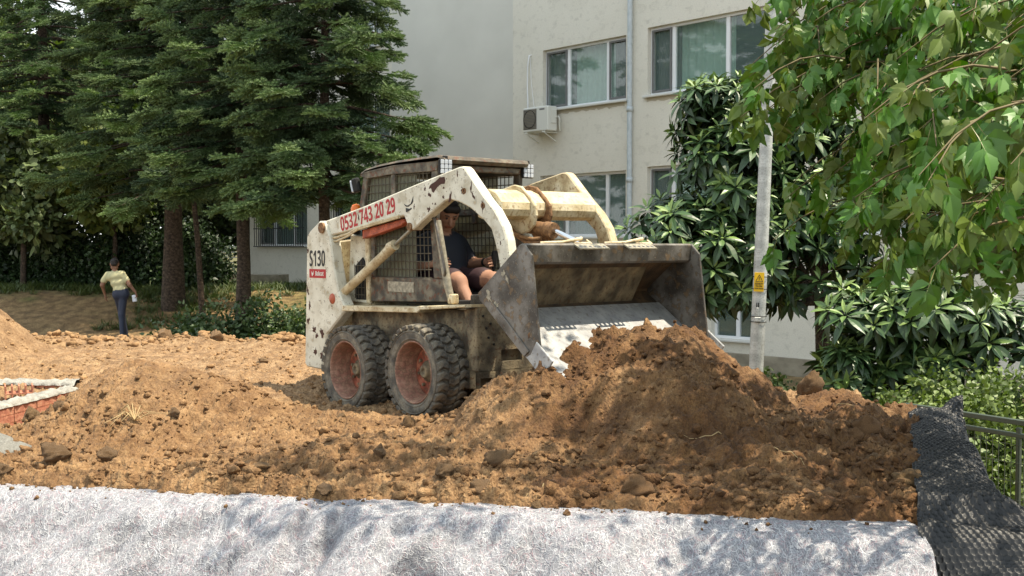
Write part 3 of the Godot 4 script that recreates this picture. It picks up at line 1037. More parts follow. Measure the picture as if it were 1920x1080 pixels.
func make_wheel() -> Node3D:
	var w := Node3D.new()
	w.name = "wheel"
	var st := new_st()
	lathe(st, [Vector2(0.232, 0.236), Vector2(0.240, 0.250), Vector2(0.262, 0.258), Vector2(0.290, 0.262), Vector2(0.312, 0.256), Vector2(0.314, 0.250), Vector2(0.326, 0.242), Vector2(0.331, 0.222), Vector2(0.332, 0.13), Vector2(0.331, 0.03), Vector2(0.32, 0.0), Vector2(0.26, -0.006), Vector2(0.232, 0.01)], 64)
	part(w, "tyre", st, M.rubber)
	# raised ring on the sidewall
	var sr := new_st()
	lathe(sr, [Vector2(0.300, 0.259), Vector2(0.304, 0.267), Vector2(0.309, 0.265), Vector2(0.313, 0.253)], 64)
	lathe(sr, [Vector2(0.244, 0.250), Vector2(0.248, 0.259), Vector2(0.254, 0.260), Vector2(0.258, 0.255)], 64)
	part(w, "sidewall_rib", sr, M.rubber)
	var rm := new_st()
	lathe(rm, [Vector2(0.232, 0.236), Vector2(0.236, 0.247), Vector2(0.229, 0.254), Vector2(0.222, 0.247), Vector2(0.217, 0.225), Vector2(0.206, 0.19), Vector2(0.199, 0.12), Vector2(0.190, 0.078)], 56)
	lathe(rm, [Vector2(0.232, 0.0), Vector2(0.2, 0.03), Vector2(0.0, 0.03)], 32)
	part(w, "rim", rm, M.rim)
	var dc := new_st()
	lathe(dc, [Vector2(0.192, 0.074), Vector2(0.186, 0.090), Vector2(0.170, 0.093), Vector2(0.150, 0.088), Vector2(0.09, 0.098), Vector2(0.0, 0.10)], 48)
	part(w, "disc", dc, M.disc)
	var hb := new_st()
	lathe(hb, [Vector2(0.082, 0.100), Vector2(0.080, 0.116), Vector2(0.062, 0.122), Vector2(0.052, 0.150), Vector2(0.044, 0.158), Vector2(0.022, 0.160), Vector2(0.020, 0.150), Vector2(0.0, 0.150)], 24)
	part(w, "hub", hb, M.grime)
	for k in 8:
		var a := TAU * k / 8.0 + 0.2
		var sb := new_st()
		tube(sb, [Vector3(cos(a) * 0.128, sin(a) * 0.128, 0.094), Vector3(cos(a) * 0.128, sin(a) * 0.128, 0.114)], 0.0125, 6)
		part(w, "bolt", sb, M.grime)
	# chunky tread
	var hexa := [-0.036, -0.046, 0.017, -0.046, 0.037, 0.0, 0.017, 0.046, -0.036, 0.046, -0.016, 0.0]
	var sblk := new_st()
	prism(sblk, pv(hexa), -0.006, 0.026, 0.006)
	sblk.generate_normals()
	var blk := sblk.commit()
	var n := 27
	for c in 3:
		for k in n:
			var a := TAU * (k + (0.5 if c == 1 else 0.0)) / n
			var o := mesh_node("tread_block", blk, M.rubber, w)
			var zc: float = [0.035, 0.128, 0.221][c]
			# local x = tangent, y = across, z = radial
			var rad := Vector3(cos(a), sin(a), 0)
			var tan_ := Vector3(-sin(a), cos(a), 0)
			var flip := -1.0 if c == 1 else 1.0
			o.transform = Transform3D(Basis(tan_ * flip, Vector3(0, 0, 1) * flip, rad), rad * 0.329 + Vector3(0, 0, zc))
			if c == 2: o.rotate_object_local(Vector3.RIGHT, -0.10)
			if c == 0: o.rotate_object_local(Vector3.RIGHT, 0.10)
	return w

func wire_grid(st: SurfaceTool, u0: float, u1: float, y0: float, y1: float, z: float, du: float, dy: float, slant := 0.0, r := 0.0042):
	var nu := int((u1 - u0) / du)
	for k in nu + 1:
		var u := u0 + du * k
		tube(st, [Vector3(u, y0, z), Vector3(u + slant, y1, z)], r, 5, false)
	var ny := int((y1 - y0) / dy)
	for k in ny + 1:
		var y := y0 + dy * k
		var o := slant * (y - y0) / (y1 - y0)
		tube(st, [Vector3(u0 + o, y, z + r), Vector3(u1 + o, y, z + r)], r, 5, false)

func build_loader():
	var L := thing("skid_steer_loader", "worn cream skid steer loader tipping its bucket onto the heap of earth", "loader", Vector3(-0.2147, 0, -8.6735), deg_to_rad(-50))
	# --- chassis
	var st := new_st()
	prism(st, pv([-1.22, 0.19, 0.44, 0.22, 0.46, 0.80, -1.25, 0.76, -1.3, 0.4]), -0.415, 0.415, 0.01)
	var chassis := part(L, "chassis", st, M.grime)
	# front plate with its openings
	var fp := Node3D.new()
	fp.name = "front_plate"
	L.add_child(fp, true)
	fp.position = Vector3(0.485, 0, 0)
	fp.rotation.y = PI / 2
	var sf := new_st()
	wall_with_openings(sf, -0.45, 0.45, 0.36, 0.825, 0.0, [[-0.23, -0.03, 0.42, 0.505], [0.03, 0.23, 0.42, 0.505]], 0.02)
	part(fp, "plate", sf, M.grime)
	var sf2 := new_st()
	wall_with_openings(sf2, -0.46, 0.46, 0.19, 0.357, 0.012, [[-0.43, -0.32, 0.245, 0.31], [-0.05, 0.05, 0.25, 0.31], [0.32, 0.43, 0.245, 0.31]], 0.02)
	part(fp, "bumper", sf2, M.grime)
	for q in [[-0.40, 0.76], [-0.37, 0.67], [-0.35, 0.60], [-0.30, 0.55], [-0.33, 0.70]]:
		var sh := new_st()
		tube(sh, [Vector3(q[0], q[1], 0.0), Vector3(q[0], q[1], 0.006)], 0.009, 8)
		part(fp, "bolt", sh, M.dark)
	# side flange at the front corner
	mirror_prism(L, "corner_flange", [0.33, 0.80, 0.42, 0.36, 0.486, 0.36, 0.486, 0.825], 0.418, 0.455, 0.006, M.grime)
	# ledges over the wheels
	mirror_prism(L, "fender", [-1.17, 0.728, -0.10, 0.762, -0.06, 0.785, 0.49, 0.826, 0.49, 0.845, -0.08, 0.815, -0.12, 0.803, -1.17, 0.775], 0.36, 0.57, 0.006, M.yellowed)
	# --- rear towers
	var tow := [-1.74, 1.35, -1.79, 0.25, -1.76, 0.22, -1.50, 0.215, -1.42, 0.52, -1.25, 0.64, -1.14, 0.72, -1.14, 0.78, -1.19, 0.84, -1.23, 0.89, -1.29, 1.07, -1.34, 1.27, -1.37, 1.35, -1.42, 1.44, -1.47, 1.475, -1.53, 1.475, -1.70, 1.385]
	for s in [1.0, -1.0]:
		var s1 := new_st()
		prism(s1, pv(tow), minf(0.46 * s, 0.565 * s), maxf(0.46 * s, 0.565 * s), 0.012)
		var t := part(L, "tower", s1, M.cream)
		if s > 0.0:
			text_mesh(t, "lettering", "S130", 0.185, M.black_ink, Transform3D(Basis.from_scale(Vector3(0.66, 1.0, 1.0)), Vector3(-1.565, 1.155, 0.565)), 0.004)
			var sp := new_st()
			box(sp, Vector3(-1.56, 1.03, 0.566), Vector3(0.272, 0.075, 0.003))
			var pl := part(t, "badge_plate", sp, M.red_ink)
			text_mesh(t, "lettering", "Bobcat", 0.052, M.white_ink, Transform3D(Basis.from_scale(Vector3(0.8, 1.0, 1.0)), Vector3(-1.525, 1.03, 0.568)), 0.003)
			var lg := new_st()
			prism(lg, pv([-1.66, 1.05, -1.652, 1.035, -1.632, 1.037, -1.622, 1.055, -1.625, 1.02, -1.645, 1.005, -1.652, 1.02]), 0.567, 0.570)
			part(t, "emblem", lg, M.white_ink)
			var mk := new_st()
			lathe(mk, [Vector2(0.045, 0.0), Vector2(0.042, 0.006), Vector2(0.0, 0.008)], 16, Transform3D(Basis.IDENTITY, Vector3(-1.32, 0.825, 0.566)))
			part(t, "marker_reflector", mk, M.red_bar)
			for q in [[-1.50, 0.53, 0.05, 7], [-1.62, 0.55, 0.04, 8], [-1.70, 0.75, 0.035, 9], [-1.72, 0.62, 0.03, 10], [-1.58, 0.50, 0.03, 12], [-1.60, 0.36, 0.05, 13], [-1.50, 0.34, 0.04, 14], [-1.73, 0.88, 0.03, 15], [-1.72, 1.22, 0.025, 16]]:
				part(t, "paint_chip", chip_st(q[0], q[1], q[2], q[3], 0.565), M.rust_patch)
		var pin := new_st()
		tube(pin, [Vector3(-1.475, 1.415, 0.44 * s), Vector3(-1.475, 1.415, 0.582 * s)], 0.045, 18)
		part(L, "pivot_pin", pin, M.rust)
	# --- engine bay
	var se := new_st()
	prism(se, pv([-1.74, 0.26, -1.0, 0.26, -1.0, 1.27, -1.2, 1.33, -1.68, 1.30]), -0.37, 0.37, 0.015)
	part(L, "engine_cover", se, M.yellowed)
	var sq := new_st()
	prism(sq, pv([-1.34, 0.80, -1.0, 0.79, -0.98, 1.33, -1.30, 1.36]), 0.375, 0.40, 0.006)
	part(L, "side_cover", sq, M.cream)
	# side grille: dark recess with bars
	var sgr := new_st()
	prism(sgr, pv([-1.20, 0.82, -1.03, 0.82, -1.05, 1.12, -1.10, 1.17, -1.21, 1.10]), 0.398, 0.412, 0.004)
	part(L, "side_grille", sgr, M.dark)
	var sgb := new_st()
	for k in 4:
		tube(sgb, [Vector3(-1.20 + 0.05 * k, 0.83, 0.416), Vector3(-1.21 + 0.05 * k, 1.11 + (0.03 if k in [1, 2] else 0.0), 0.416)], 0.004, 5, false)
	for k in 5:
		tube(sgb, [Vector3(-1.205, 0.86 + 0.06 * k, 0.42), Vector3(-1.04, 0.86 + 0.06 * k, 0.42)], 0.004, 5, false)
	part(L, "grille_bars", sgb, M.mesh_bar).set_meta("kind", "stuff")
	var spost := new_st()
	prism(spost, pv([-1.0, 0.80, -0.955, 0.80, -0.955, 1.36, -1.02, 1.40]), 0.40, 0.44, 0.006)
	part(L, "rear_post", spost, M.yellowed)
	# --- cab
	var cab := Node3D.new()
	cab.name = "cab"
	L.add_child(cab, true)
	mirror_prism(cab, "lower_panel", [-0.953, 0.812, 0.12, 0.848, 0.075, 1.015, -0.953, 1.015], 0.385, 0.425, 0.006, M.cab)
	mirror_prism(cab, "rear_pillar", [-0.95, 1.017, -0.90, 1.017, -0.90, 1.36, -1.05, 1.60, -0.99, 1.815, -1.06, 1.83, -1.12, 1.60, -0.95, 1.34], 0.385, 0.425, 0.006, M.cab)
	mirror_prism(cab, "front_pillar", [-0.085, 1.017, 0.07, 1.017, -0.05, 1.46, -0.03, 1.875, -0.11, 1.875, -0.135, 1.46], 0.385, 0.423, 0.006, M.cab)
	mirror_prism(cab, "top_rail", [-1.10, 1.838, -0.99, 1.812, -0.63, 1.83, -0.111, 1.826, -0.03, 1.83, -0.02, 1.90, -0.62, 1.90, -1.06, 1.868], 0.387, 0.432, 0.004, M.cab)
	mirror_prism(cab, "window_post", [-0.66, 1.45, -0.605, 1.45, -0.605, 1.836, -0.66, 1.833], 0.388, 0.421, 0.004, M.cab)
	mirror_prism(cab, "middle_rail", [-1.04, 1.52, -0.125, 1.52, -0.125, 1.56, -1.04, 1.57], 0.389, 0.419, 0.004, M.cab)
	var srf := new_st()
	prism(srf, pv([-1.12, 1.835, -1.10, 1.865, -1.02, 1.895, -0.82, 1.918, -0.55, 1.935, -0.25, 1.942, -0.02, 1.945, 0.03, 1.935, 0.045, 1.91, 0.02, 1.885, -0.25, 1.878, -0.62, 1.87, -1.05, 1.834]), -0.435, 0.435, 0.018)
	part(cab, "roof", srf, M.cab)
	var sfb := new_st()
	box(sfb, Vector3(-0.04, 1.855, 0), Vector3(0.06, 0.05, 0.76), 0.008)
	part(cab, "front_beam", sfb, M.cab)
	var sfl := new_st()
	box(sfl, Vector3(-0.40, 0.835, 0), Vector3(1.06, 0.04, 0.76), 0.005)
	part(cab, "floor", sfl, M.dark)
	var sbk := new_st()
	box(sbk, Vector3(-0.93, 1.09, 0), Vector3(0.03, 0.5, 0.76), 0.005)
	part(cab, "back_wall", sbk, M.dark)
	var sbw := new_st()
	prism(sbw, pv([-1.095, 1.60, -0.94, 1.345, -0.925, 1.352, -1.08, 1.605]), -0.384, 0.384, 0.002)
	part(cab, "rear_panel", sbw, M.cab)
	var hl := new_st()
	box(hl, Vector3(-0.55, 1.842, 0), Vector3(0.85, 0.02, 0.76), 0.004)
	part(cab, "headliner", hl, M.dark)
	# cage mesh, both sides and rear
	for s in [1.0, -1.0]:
		var sm := new_st()
		wire_grid(sm, -0.895, -0.125, 1.02, 1.52, 0.405 * s, 0.052, 0.062, -0.02)
		wire_grid(sm, -1.02, -0.14, 1.57, 1.83, 0.405 * s, 0.052, 0.062, 0.0)
		part(cab, "cage_mesh", sm, M.mesh_bar).set_meta("kind", "stuff")
		# dusty plastic glazing inside the mesh
		var sg := new_st()
		var gz := 0.392 if s > 0 else -0.414
		prism(sg, pv([-0.90, 1.02, -0.36 if s > 0 else -0.15, 1.02, -0.36 if s > 0 else -0.15, 1.56, -1.0, 1.56]), gz - 0.002, gz + 0.002)
		prism(sg, pv([-1.03, 1.575, -0.34, 1.575, -0.34, 1.835, -0.99, 1.815]), gz - 0.002, gz + 0.002)
		part(cab, "side_glazing", sg, M.dusty_glass)
		var sp2 := new_st()
		tube(sp2, [Vector3(0.135, 0.845, 0.415 * s), Vector3(0.10, 0.98, 0.43 * s), Vector3(-0.025, 1.45, 0.43 * s)], [0.026, 0.031, 0.029], 14)
		part(cab, "front_tube", sp2, M.bar)
	var sgb2 := new_st()
	tube(sgb2, [Vector3(-0.09, 1.47, 0.44), Vector3(-0.03, 1.475, 0.47), Vector3(0.0, 1.46, 0.475), Vector3(0.03, 1.40, 0.475), Vector3(0.13, 1.09, 0.475), Vector3(0.125, 1.065, 0.47), Vector3(0.075, 1.03, 0.44)], 0.0115, 8)
	part(cab, "grab_handle", sgb2, M.steel)
	var snp := new_st()
	box(snp, Vector3(-0.52, 0.942, 0.4265), Vector3(0.36, 0.082, 0.004), 0.001)
	part(cab, "data_plate", snp, M.bar)
	var skf := new_st()
	box(skf, Vector3(0.15, 0.87, 0.415), Vector3(0.07, 0.075, 0.06), 0.008)
	part(cab, "pillar_foot", skf, M.yellowed)
	var sdash := new_st()
	box(sdash, Vector3(0.30, 0.86, -0.05), Vector3(0.30, 0.08, 0.62), 0.01)
	part(cab, "footwell_cover", sdash, M.steel)
	# seat
	var ss := new_st()
	box(ss, Vector3(-0.40, 0.885, 0.0), Vector3(0.48, 0.09, 0.50), 0.025)
	box(ss, Vector3(-0.70, 1.15, 0.0), Vector3(0.10, 0.52, 0.46), 0.03, Basis(Vector3(0, 0, 1), 0.16))
	part(cab, "seat", ss, M.black)
	# control levers
	for s in [1.0, -1.0]:
		var sl := new_st()
		tube(sl, [Vector3(-0.22, 0.86, 0.24 * s), Vector3(-0.19, 1.08, 0.25 * s), Vector3(-0.19, 1.13, 0.25 * s)], [0.012, 0.012, 0.02], 8)
		tube(sl, [Vector3(-0.19, 1.12, 0.25 * s), Vector3(-0.185, 1.18, 0.25 * s), Vector3(-0.18, 1.225, 0.25 * s)], [0.022, 0.026, 0.020], 10)
		part(cab, "control_lever", sl, M.black)
	# lamps on the cab
	for q in [[0.035, 1.855, 0.40, -0.2], [0.0, 1.86, -0.44, -0.1]]:
		var lamp := Node3D.new()
		lamp.name = "work_lamp"
		L.add_child(lamp, true)
		lamp.position = Vector3(q[0], q[1], q[2])
		lamp.rotation.y = q[3]
		var s1 := new_st()
		box(s1, Vector3.ZERO, Vector3(0.035, 0.115, 0.105), 0.008)
		part(lamp, "housing", s1, M.dark)
		var s2 := new_st()
		for a in 3:
			for b in 3:
				box(s2, Vector3(0.019, -0.035 + 0.035 * a, -0.032 + 0.032 * b), Vector3(0.008, 0.032, 0.029), 0.004)
		part(lamp, "lens", s2, M.lens)
		var s3 := new_st()
		box(s3, Vector3(-0.005, 0.068, 0), Vector3(0.02, 0.03, 0.04), 0.003)
		part(lamp, "bracket", s3, M.black)
	var rl := Node3D.new()
	rl.name = "rear_lamp"
	L.add_child(rl, true)
	rl.position = Vector3(-1.155, 1.765, 0.43)
	rl.rotation = Vector3(0, 0.3, 0.25)
	var r1 := new_st()
	box(r1, Vector3.ZERO, Vector3(0.07, 0.12, 0.05), 0.012)
	part(rl, "housing", r1, M.dark)
	var r2 := new_st()
	box(r2, Vector3(-0.04, 0, 0), Vector3(0.02, 0.10, 0.045), 0.006)
	part(rl, "lens", r2, M.lens)
	var bc := new_st()
	lathe(bc, [Vector2(0.05, 0.0), Vector2(0.048, 0.03), Vector2(0.035, 0.055), Vector2(0.0, 0.065)], 18, Transform3D(Basis(Vector3.RIGHT, -PI / 2), Vector3(-1.20, 1.55, 0.40)))
	part(L, "beacon", bc, M.amber)
	var bs := new_st()
	tube(bs, [Vector3(-1.20, 1.36, 0.40), Vector3(-1.20, 1.555, 0.40)], 0.03, 10)
	part(L, "beacon_stem", bs, M.dark)
	# --- lift arms
	var arm := [-1.50, 1.43, -1.47, 1.475, -0.85, 1.585, -0.18, 1.72, 0.385, 1.828, 0.425, 1.83, 0.46, 1.81, 0.67, 1.61, 0.79, 1.51, 0.88, 1.40, 0.92, 1.30, 0.94, 1.20, 0.95, 1.10, 1.03, 0.86, 0.99, 0.80, 0.91, 0.80, 0.85, 1.10, 0.82, 1.21, 0.79, 1.29, 0.75, 1.38, 0.66, 1.45, 0.52, 1.53, 0.38, 1.58, 0.27, 1.60, 0.22, 1.59, 0.14, 1.55, -0.01, 1.48, -0.15, 1.405, -0.19, 1.385, -0.24, 1.39, -0.31, 1.495, -0.91, 1.41, -1.40, 1.35, -1.47, 1.37]
	for s in [1.0, -1.0]:
		var sa := new_st()
		prism(sa, pv(arm), minf(0.455 * s, 0.54 * s), maxf(0.455 * s, 0.54 * s), 0.009)
		var A := part(L, "lift_arm", sa, M.cream if s > 0 else M.yellowed)
		if s > 0.0:
			var tilt := Basis(Vector3(0, 0, 1), deg_to_rad(10.2))
			text_mesh(A, "lettering", "0532 743 20 29", 0.162, M.red_ink, Transform3D(tilt * Basis.from_scale(Vector3(0.74, 1.0, 1.0)), Vector3(-0.825, 1.51, 0.540)), 0.004)
			var lg := new_st()
			var hd := []
			for p in [[860, 862], [892, 895], [925, 905], [965, 880], [985, 830], [1002, 768], [1003, 850], [985, 885], [955, 905], [935, 925], [900, 922], [878, 900]]:
				hd.append((p[0] - 940) / 9.0 * 0.0078 - 0.235)
				hd.append(-(p[1] - 890) / 9.0 * 0.0041 + 1.578 + (p[0] - 940) / 9.0 * 0.0005)
			prism(lg, pv(hd), 0.538, 0.5425)
			var hd2 := []
			for p in [[890, 945], [925, 955], [945, 962], [975, 945], [980, 965], [950, 990], [910, 1015], [892, 1012]]:
				hd2.append((p[0] - 940) / 9.0 * 0.0078 - 0.235)
				hd2.append(-(p[1] - 890) / 9.0 * 0.0041 + 1.578)
			prism(lg, pv(hd2), 0.538, 0.5425)
			part(A, "emblem", lg, M.black_ink)
			var rp := new_st()
			prism(rp, pv([0.03, 1.705, 0.05, 1.72, 0.10, 1.735, 0.16, 1.765, 0.215, 1.765, 0.225, 1.74, 0.215, 1.715, 0.17, 1.715, 0.12, 1.69, 0.08, 1.655, 0.06, 1.665, 0.05, 1.69, 0.02, 1.685]), 0.5385, 0.5415)
			part(A, "paint_chip", rp, M.rust_patch)
			for q in [[0.37, 1.775, 0.02, 1], [-0.03, 1.685, 0.018, 2], [0.03, 1.64, 0.022, 3], [0.20, 1.685, 0.013, 4], [0.02, 1.535, 0.024, 5], [0.10, 1.575, 0.014, 6], [-0.17, 1.56, 0.018, 21], [0.44, 1.65, 0.03, 22], [0.53, 1.68, 0.022, 23], [0.55, 1.62, 0.025, 24], [0.66, 1.545, 0.032, 25], [0.855, 1.28, 0.012, 26], [-0.95, 1.50, 0.022, 27], [0.28, 1.61, 0.03, 28], [0.20, 1.62, 0.02, 29], [-0.60, 1.60, 0.012, 30]]:
				part(A, "paint_chip", chip_st(q[0], q[1], q[2], q[3], 0.540), M.rust_patch)
			for q in [[0.45, 1.655], [0.665, 1.545]]:
				var hh := new_st()
				lathe(hh, [Vector2(0.022, 0.0), Vector2(0.02, 0.006), Vector2(0.012, 0.006), Vector2(0.011, -0.004), Vector2(0.0, -0.004)], 14, Transform3D(Basis.IDENTITY, Vector3(q[0], q[1], 0.541)))
				part(A, "grease_boss", hh, M.rust)
		# red arm stop, cylinder, pipes
		var sb := new_st()
		prism(sb, pv([-0.943, 1.393, -0.37, 1.473, -0.335, 1.448, -0.40, 1.418, -0.55, 1.39, -0.74, 1.353, -0.944, 1.322]), minf(0.45 * s, 0.51 * s), maxf(0.45 * s, 0.51 * s), 0.006)
		part(L, "arm_stop", sb, M.red_bar)
		var sc := new_st()
		tube(sc, [Vector3(-1.26, 0.87, 0.50 * s), Vector3(-1.22, 0.89, 0.50 * s), Vector3(-0.52, 1.255, 0.50 * s), Vector3(-0.50, 1.265, 0.50 * s)], [0.034, 0.038, 0.038, 0.034], 16)
		tube(sc, [Vector3(-0.56, 1.25, 0.50 * s), Vector3(-0.485, 1.272, 0.50 * s)], 0.042, 16)
		tube(sc, [Vector3(-0.70, 1.20, 0.50 * s), Vector3(-0.60, 1.265, 0.50 * s), Vector3(-0.54, 1.285, 0.50 * s)], 0.008, 6)
		part(L, "lift_cylinder", sc, M.yellowed)
		var sr := new_st()
		tube(sr, [Vector3(-0.49, 1.27, 0.50 * s), Vector3(-0.21, 1.418, 0.50 * s)], 0.014, 12)
		part(L, "cylinder_rod", sr, M.bar)
		var sk := new_st()
		tube(sk, [Vector3(-0.225, 1.41, 0.44 * s), Vector3(-0.225, 1.41, 0.552 * s)], 0.03, 14)
		part(L, "rod_pin", sk, M.rust)
		for q in [[0.0, 0.011], [-0.03, 0.009]]:
			var hp := new_st()
			tube(hp, [Vector3(-1.40, 1.33 + q[0], 0.525 * s), Vector3(-1.30, 1.335 + q[0], 0.53 * s), Vector3(-1.12, 1.365 + q[0] * 0.6, 0.53 * s), Vector3(-0.95, 1.41 + q[0] * 0.4, 0.545 * s), Vector3(-0.36, 1.495 + q[0] * 0.4, 0.545 * s)], q[1], 7)
			part(L, "hydraulic_pipe", hp, M.yellowed)
	# --- cross tube with its ears and the tilt cylinder
	var ct := new_st()
	prism(ct, pv([0.50, 1.47, 0.55, 1.455, 0.70, 1.455, 0.755, 1.475, 0.775, 1.52, 0.77, 1.57, 0.70, 1.635, 0.62, 1.665, 0.53, 1.66, 0.49, 1.62]), -0.458, 0.458, 0.004)
	part(L, "cross_tube", ct, M.yellowed)
	for z in [0.18, 0.04]:
		var se2 := new_st()
		prism(se2, pv([0.42, 1.62, 0.46, 1.68, 0.58, 1.705, 0.66, 1.69, 0.76, 1.61, 0.815, 1.55, 0.825, 1.48, 0.80, 1.41, 0.74, 1.365, 0.66, 1.35, 0.60, 1.37, 0.50, 1.45]), z - 0.014, z + 0.014, 0.006)
		part(L, "cylinder_ear", se2, M.rust if z < 0.1 else M.yellowed)
	var tc := new_st()
	tube(tc, [Vector3(0.35, 1.44, 0.11), Vector3(0.80, 1.385, 0.11), Vector3(0.86, 1.378, 0.11)], [0.045, 0.050, 0.050], 18)
	tube(tc, [Vector3(0.845, 1.38, 0.11), Vector3(0.925, 1.37, 0.11)], 0.058, 18)
	part(L, "tilt_cylinder", tc, M.rust)
	var tr := new_st()
	tube(tr, [Vector3(0.92, 1.371, 0.11), Vector3(1.18, 1.285, 0.10)], 0.020, 14)
	part(L, "tilt_rod", tr, M.chrome)
	var hs := new_st()
	tube(hs, [Vector3(0.50, 1.44, 0.30), Vector3(0.62, 1.38, 0.28), Vector3(0.72, 1.33, 0.24), Vector3(0.80, 1.31, 0.20), Vector3(0.86, 1.32, 0.17)], 0.014, 8)
	tube(hs, [Vector3(0.48, 1.45, 0.24), Vector3(0.60, 1.36, 0.22), Vector3(0.74, 1.29, 0.21), Vector3(0.85, 1.285, 0.18)], 0.016, 8)
	part(L, "hydraulic_hose", hs, M.rust)
	var cp := new_st()
	prism(cp, pv([0.48, 1.46, 0.74, 1.46, 0.80, 1.33, 0.76, 1.26, 0.62, 1.30]), -0.02, 0.02, 0.005)
	part(L, "cylinder_mount", cp, M.rust)
	# quick coupler behind the bucket
	var qc := new_st()
	prism(qc, pv([0.90, 0.80, 1.02, 0.80, 1.22, 1.14, 1.18, 1.20, 0.98, 1.02]), -0.55, 0.55, 0.01)
	part(L, "bucket_coupler", qc, M.grime)
	# --- bucket
	var B := Node3D.new()
	B.name = "bucket"
	L.add_child(B, true)
	var shell := sheet_poly([1.385, 1.262, 1.16, 1.095, 1.03, 0.998, 0.972, 0.95, 0.965, 0.92, 1.0, 0.885, 1.06, 0.845, 1.60, 0.485], 0.012)
	var sb1 := new_st()
	prism(sb1, shell, -0.788, 0.788, 0.0)
	part(B, "shell", sb1, M.bucket_inside)
	var sb2 := new_st()
	# rim: uneven rolled strip along the top
	prism(sb2, pv([1.372, 1.272, 1.398, 1.280, 1.412, 1.268, 1.405, 1.16, 1.385, 1.145, 1.375, 1.15]), -0.789, 0.789, 0.004)
	part(B, "top_rim", sb2, M.steel)
	var sb3 := new_st()
	prism(sb3, sheet_poly([1.10, 0.838, 1.64, 0.478], 0.008), -0.784, 0.784, 0.0)
	part(B, "floor_plate", sb3, M.worn)
	var sb4 := new_st()
	prism(sb4, pv([1.40, 0.60, 1.67, 0.42, 1.70, 0.43, 1.71, 0.445, 1.42, 0.635]), -0.79, 0.79, 0.003)
	part(B, "cutting_edge", sb4, M.worn)
	var side := [0.94, 0.95, 1.365, 1.268, 1.39, 1.278, 1.41, 1.275, 1.485, 1.205, 1.56, 0.66, 1.575, 0.60, 1.62, 0.515, 1.60, 0.45, 1.42, 0.56, 1.04, 0.85, 0.96, 0.90]
	mirror_prism(B, "side_plate", side, 0.788, 0.806, 0.004, M.steel)
	mirror_prism(B, "side_cutter", [1.545, 0.665, 1.70, 0.555, 1.61, 0.44, 1.54, 0.49, 1.45, 0.56, 1.49, 0.58], 0.8065, 0.822, 0.004, M.worn)
	mirror_prism(B, "side_stiffener", [1.05, 0.845, 1.10, 0.90, 1.47, 0.60, 1.42, 0.562], 0.8065, 0.814, 0.003, M.steel)
	for q in [[1.21, 1.085, 0.028, 41], [1.25, 1.045, 0.03, 42], [1.06, 0.93, 0.04, 43], [1.13, 0.88, 0.03, 44], [1.46, 0.70, 0.02, 45], [1.58, 0.50, 0.05, 46]]:
		part(B, "mud_splash", chip_st(q[0], q[1], q[2], q[3], 0.8066 if q[0] < 1.5 else 0.8222), M.rust if q[3] > 44 else M.bar)
	# two perforated step plates on the rim
	for zc in [0.236, -0.228]:
		var cs := CSGBox3D.new()
		cs.name = "perforated_plate"
		cs.size = Vector3(0.075, 0.010, 0.27)
		cs.material = M.bar
		B.add_child(cs, true)
		cs.position = Vector3(1.437, 1.258, zc)
		cs.rotation.z = -0.42
		for k in 6:
			var cy := CSGCylinder3D.new()
			cy.name = "hole"
			cy.operation = CSGShape3D.OPERATION_SUBTRACTION
			cy.radius = 0.0135
			cy.height = 0.05
			cy.sides = 12
			cs.add_child(cy, true)
			cy.position = Vector3(0.008, 0, -0.11 + 0.044 * k)
	# latch levers
	for q in [[0.30, -0.16], [-0.30, -0.5]]:
		var sl := new_st()
		var z0: float = q[0]
		tube(sl, [Vector3(1.18, 1.275, z0 + 0.16), Vector3(1.20, 1.283, z0 + 0.13), Vector3(1.22, 1.287, z0), Vector3(1.24, 1.315, z0 - 0.16)], [0.018, 0.012, 0.012, 0.012], 8)
		box(sl, Vector3(1.26, 1.275, z0 - 0.14), Vector3(0.08, 0.03, 0.10), 0.008)
		tube(sl, [Vector3(1.24, 1.27, z0 - 0.20), Vector3(1.26, 1.30, z0 - 0.19), Vector3(1.30, 1.27, z0 - 0.20)], 0.01, 6)
		part(B, "latch_lever", sl, M.yellowed)
	# --- wheels
	var w0 := make_wheel()
	var spots := [[0.0, 0.33, 1.0, 0.0], [-0.945, 0.268, 1.0, 0.4], [0.0, 0.33, -1.0, 0.2], [-0.945, 0.268, -1.0, 0.7]]
	for i in 4:
		var w: Node3D = w0 if i == 0 else w0.duplicate()
		w.name = "wheel"
		L.add_child(w, true)
		var q: Array = spots[i]
		w.position = Vector3(q[0], q[1], 0.425 * q[2])
		w.rotation = Vector3(0, 0.0 if q[2] > 0 else PI, 0)
		w.rotate_object_local(Vector3(0, 0, 1), q[3])

func chip_st(u: float, y: float, r: float, seed_: int, z: float) -> SurfaceTool:
	var rg := RandomNumberGenerator.new()
	rg.seed = seed_ * 101
	var poly := PackedVector2Array()
	var n := 15
	var st_ := rg.randf_range(0.5, 1.25)
	var tw := rg.randf_range(-0.6, 0.6)
	for k in n:
		var a := TAU * k / n
		var rr := r * rg.randf_range(0.28, 1.1)
		poly.append(Vector2(u, y) + Vector2(cos(a) * rr * st_, sin(a) * rr / st_).rotated(tw))
	var st := new_st()
	prism(st, poly, z - 0.001, z + 0.0012)
	return st
# ---------------------------------------------------------------- lamp post, fence, railing, steps
func text_mesh(parent: Node, called: String, txt: String, size: float, m: Material, t: Transform3D, depth := 0.003, bold := true) -> MeshInstance3D:
	var tm := TextMesh.new()
	var f := SystemFont.new()
	f.font_names = PackedStringArray(["Droid Sans"])
	f.font_weight = 700 if bold else 400
	tm.font = f
	tm.text = txt
	tm.font_size = 64
	tm.pixel_size = size / 64.0
	tm.depth = depth
	tm.curve_step = 1.0
	var o := mesh_node(called, tm, m, parent)
	o.transform = t
	return o

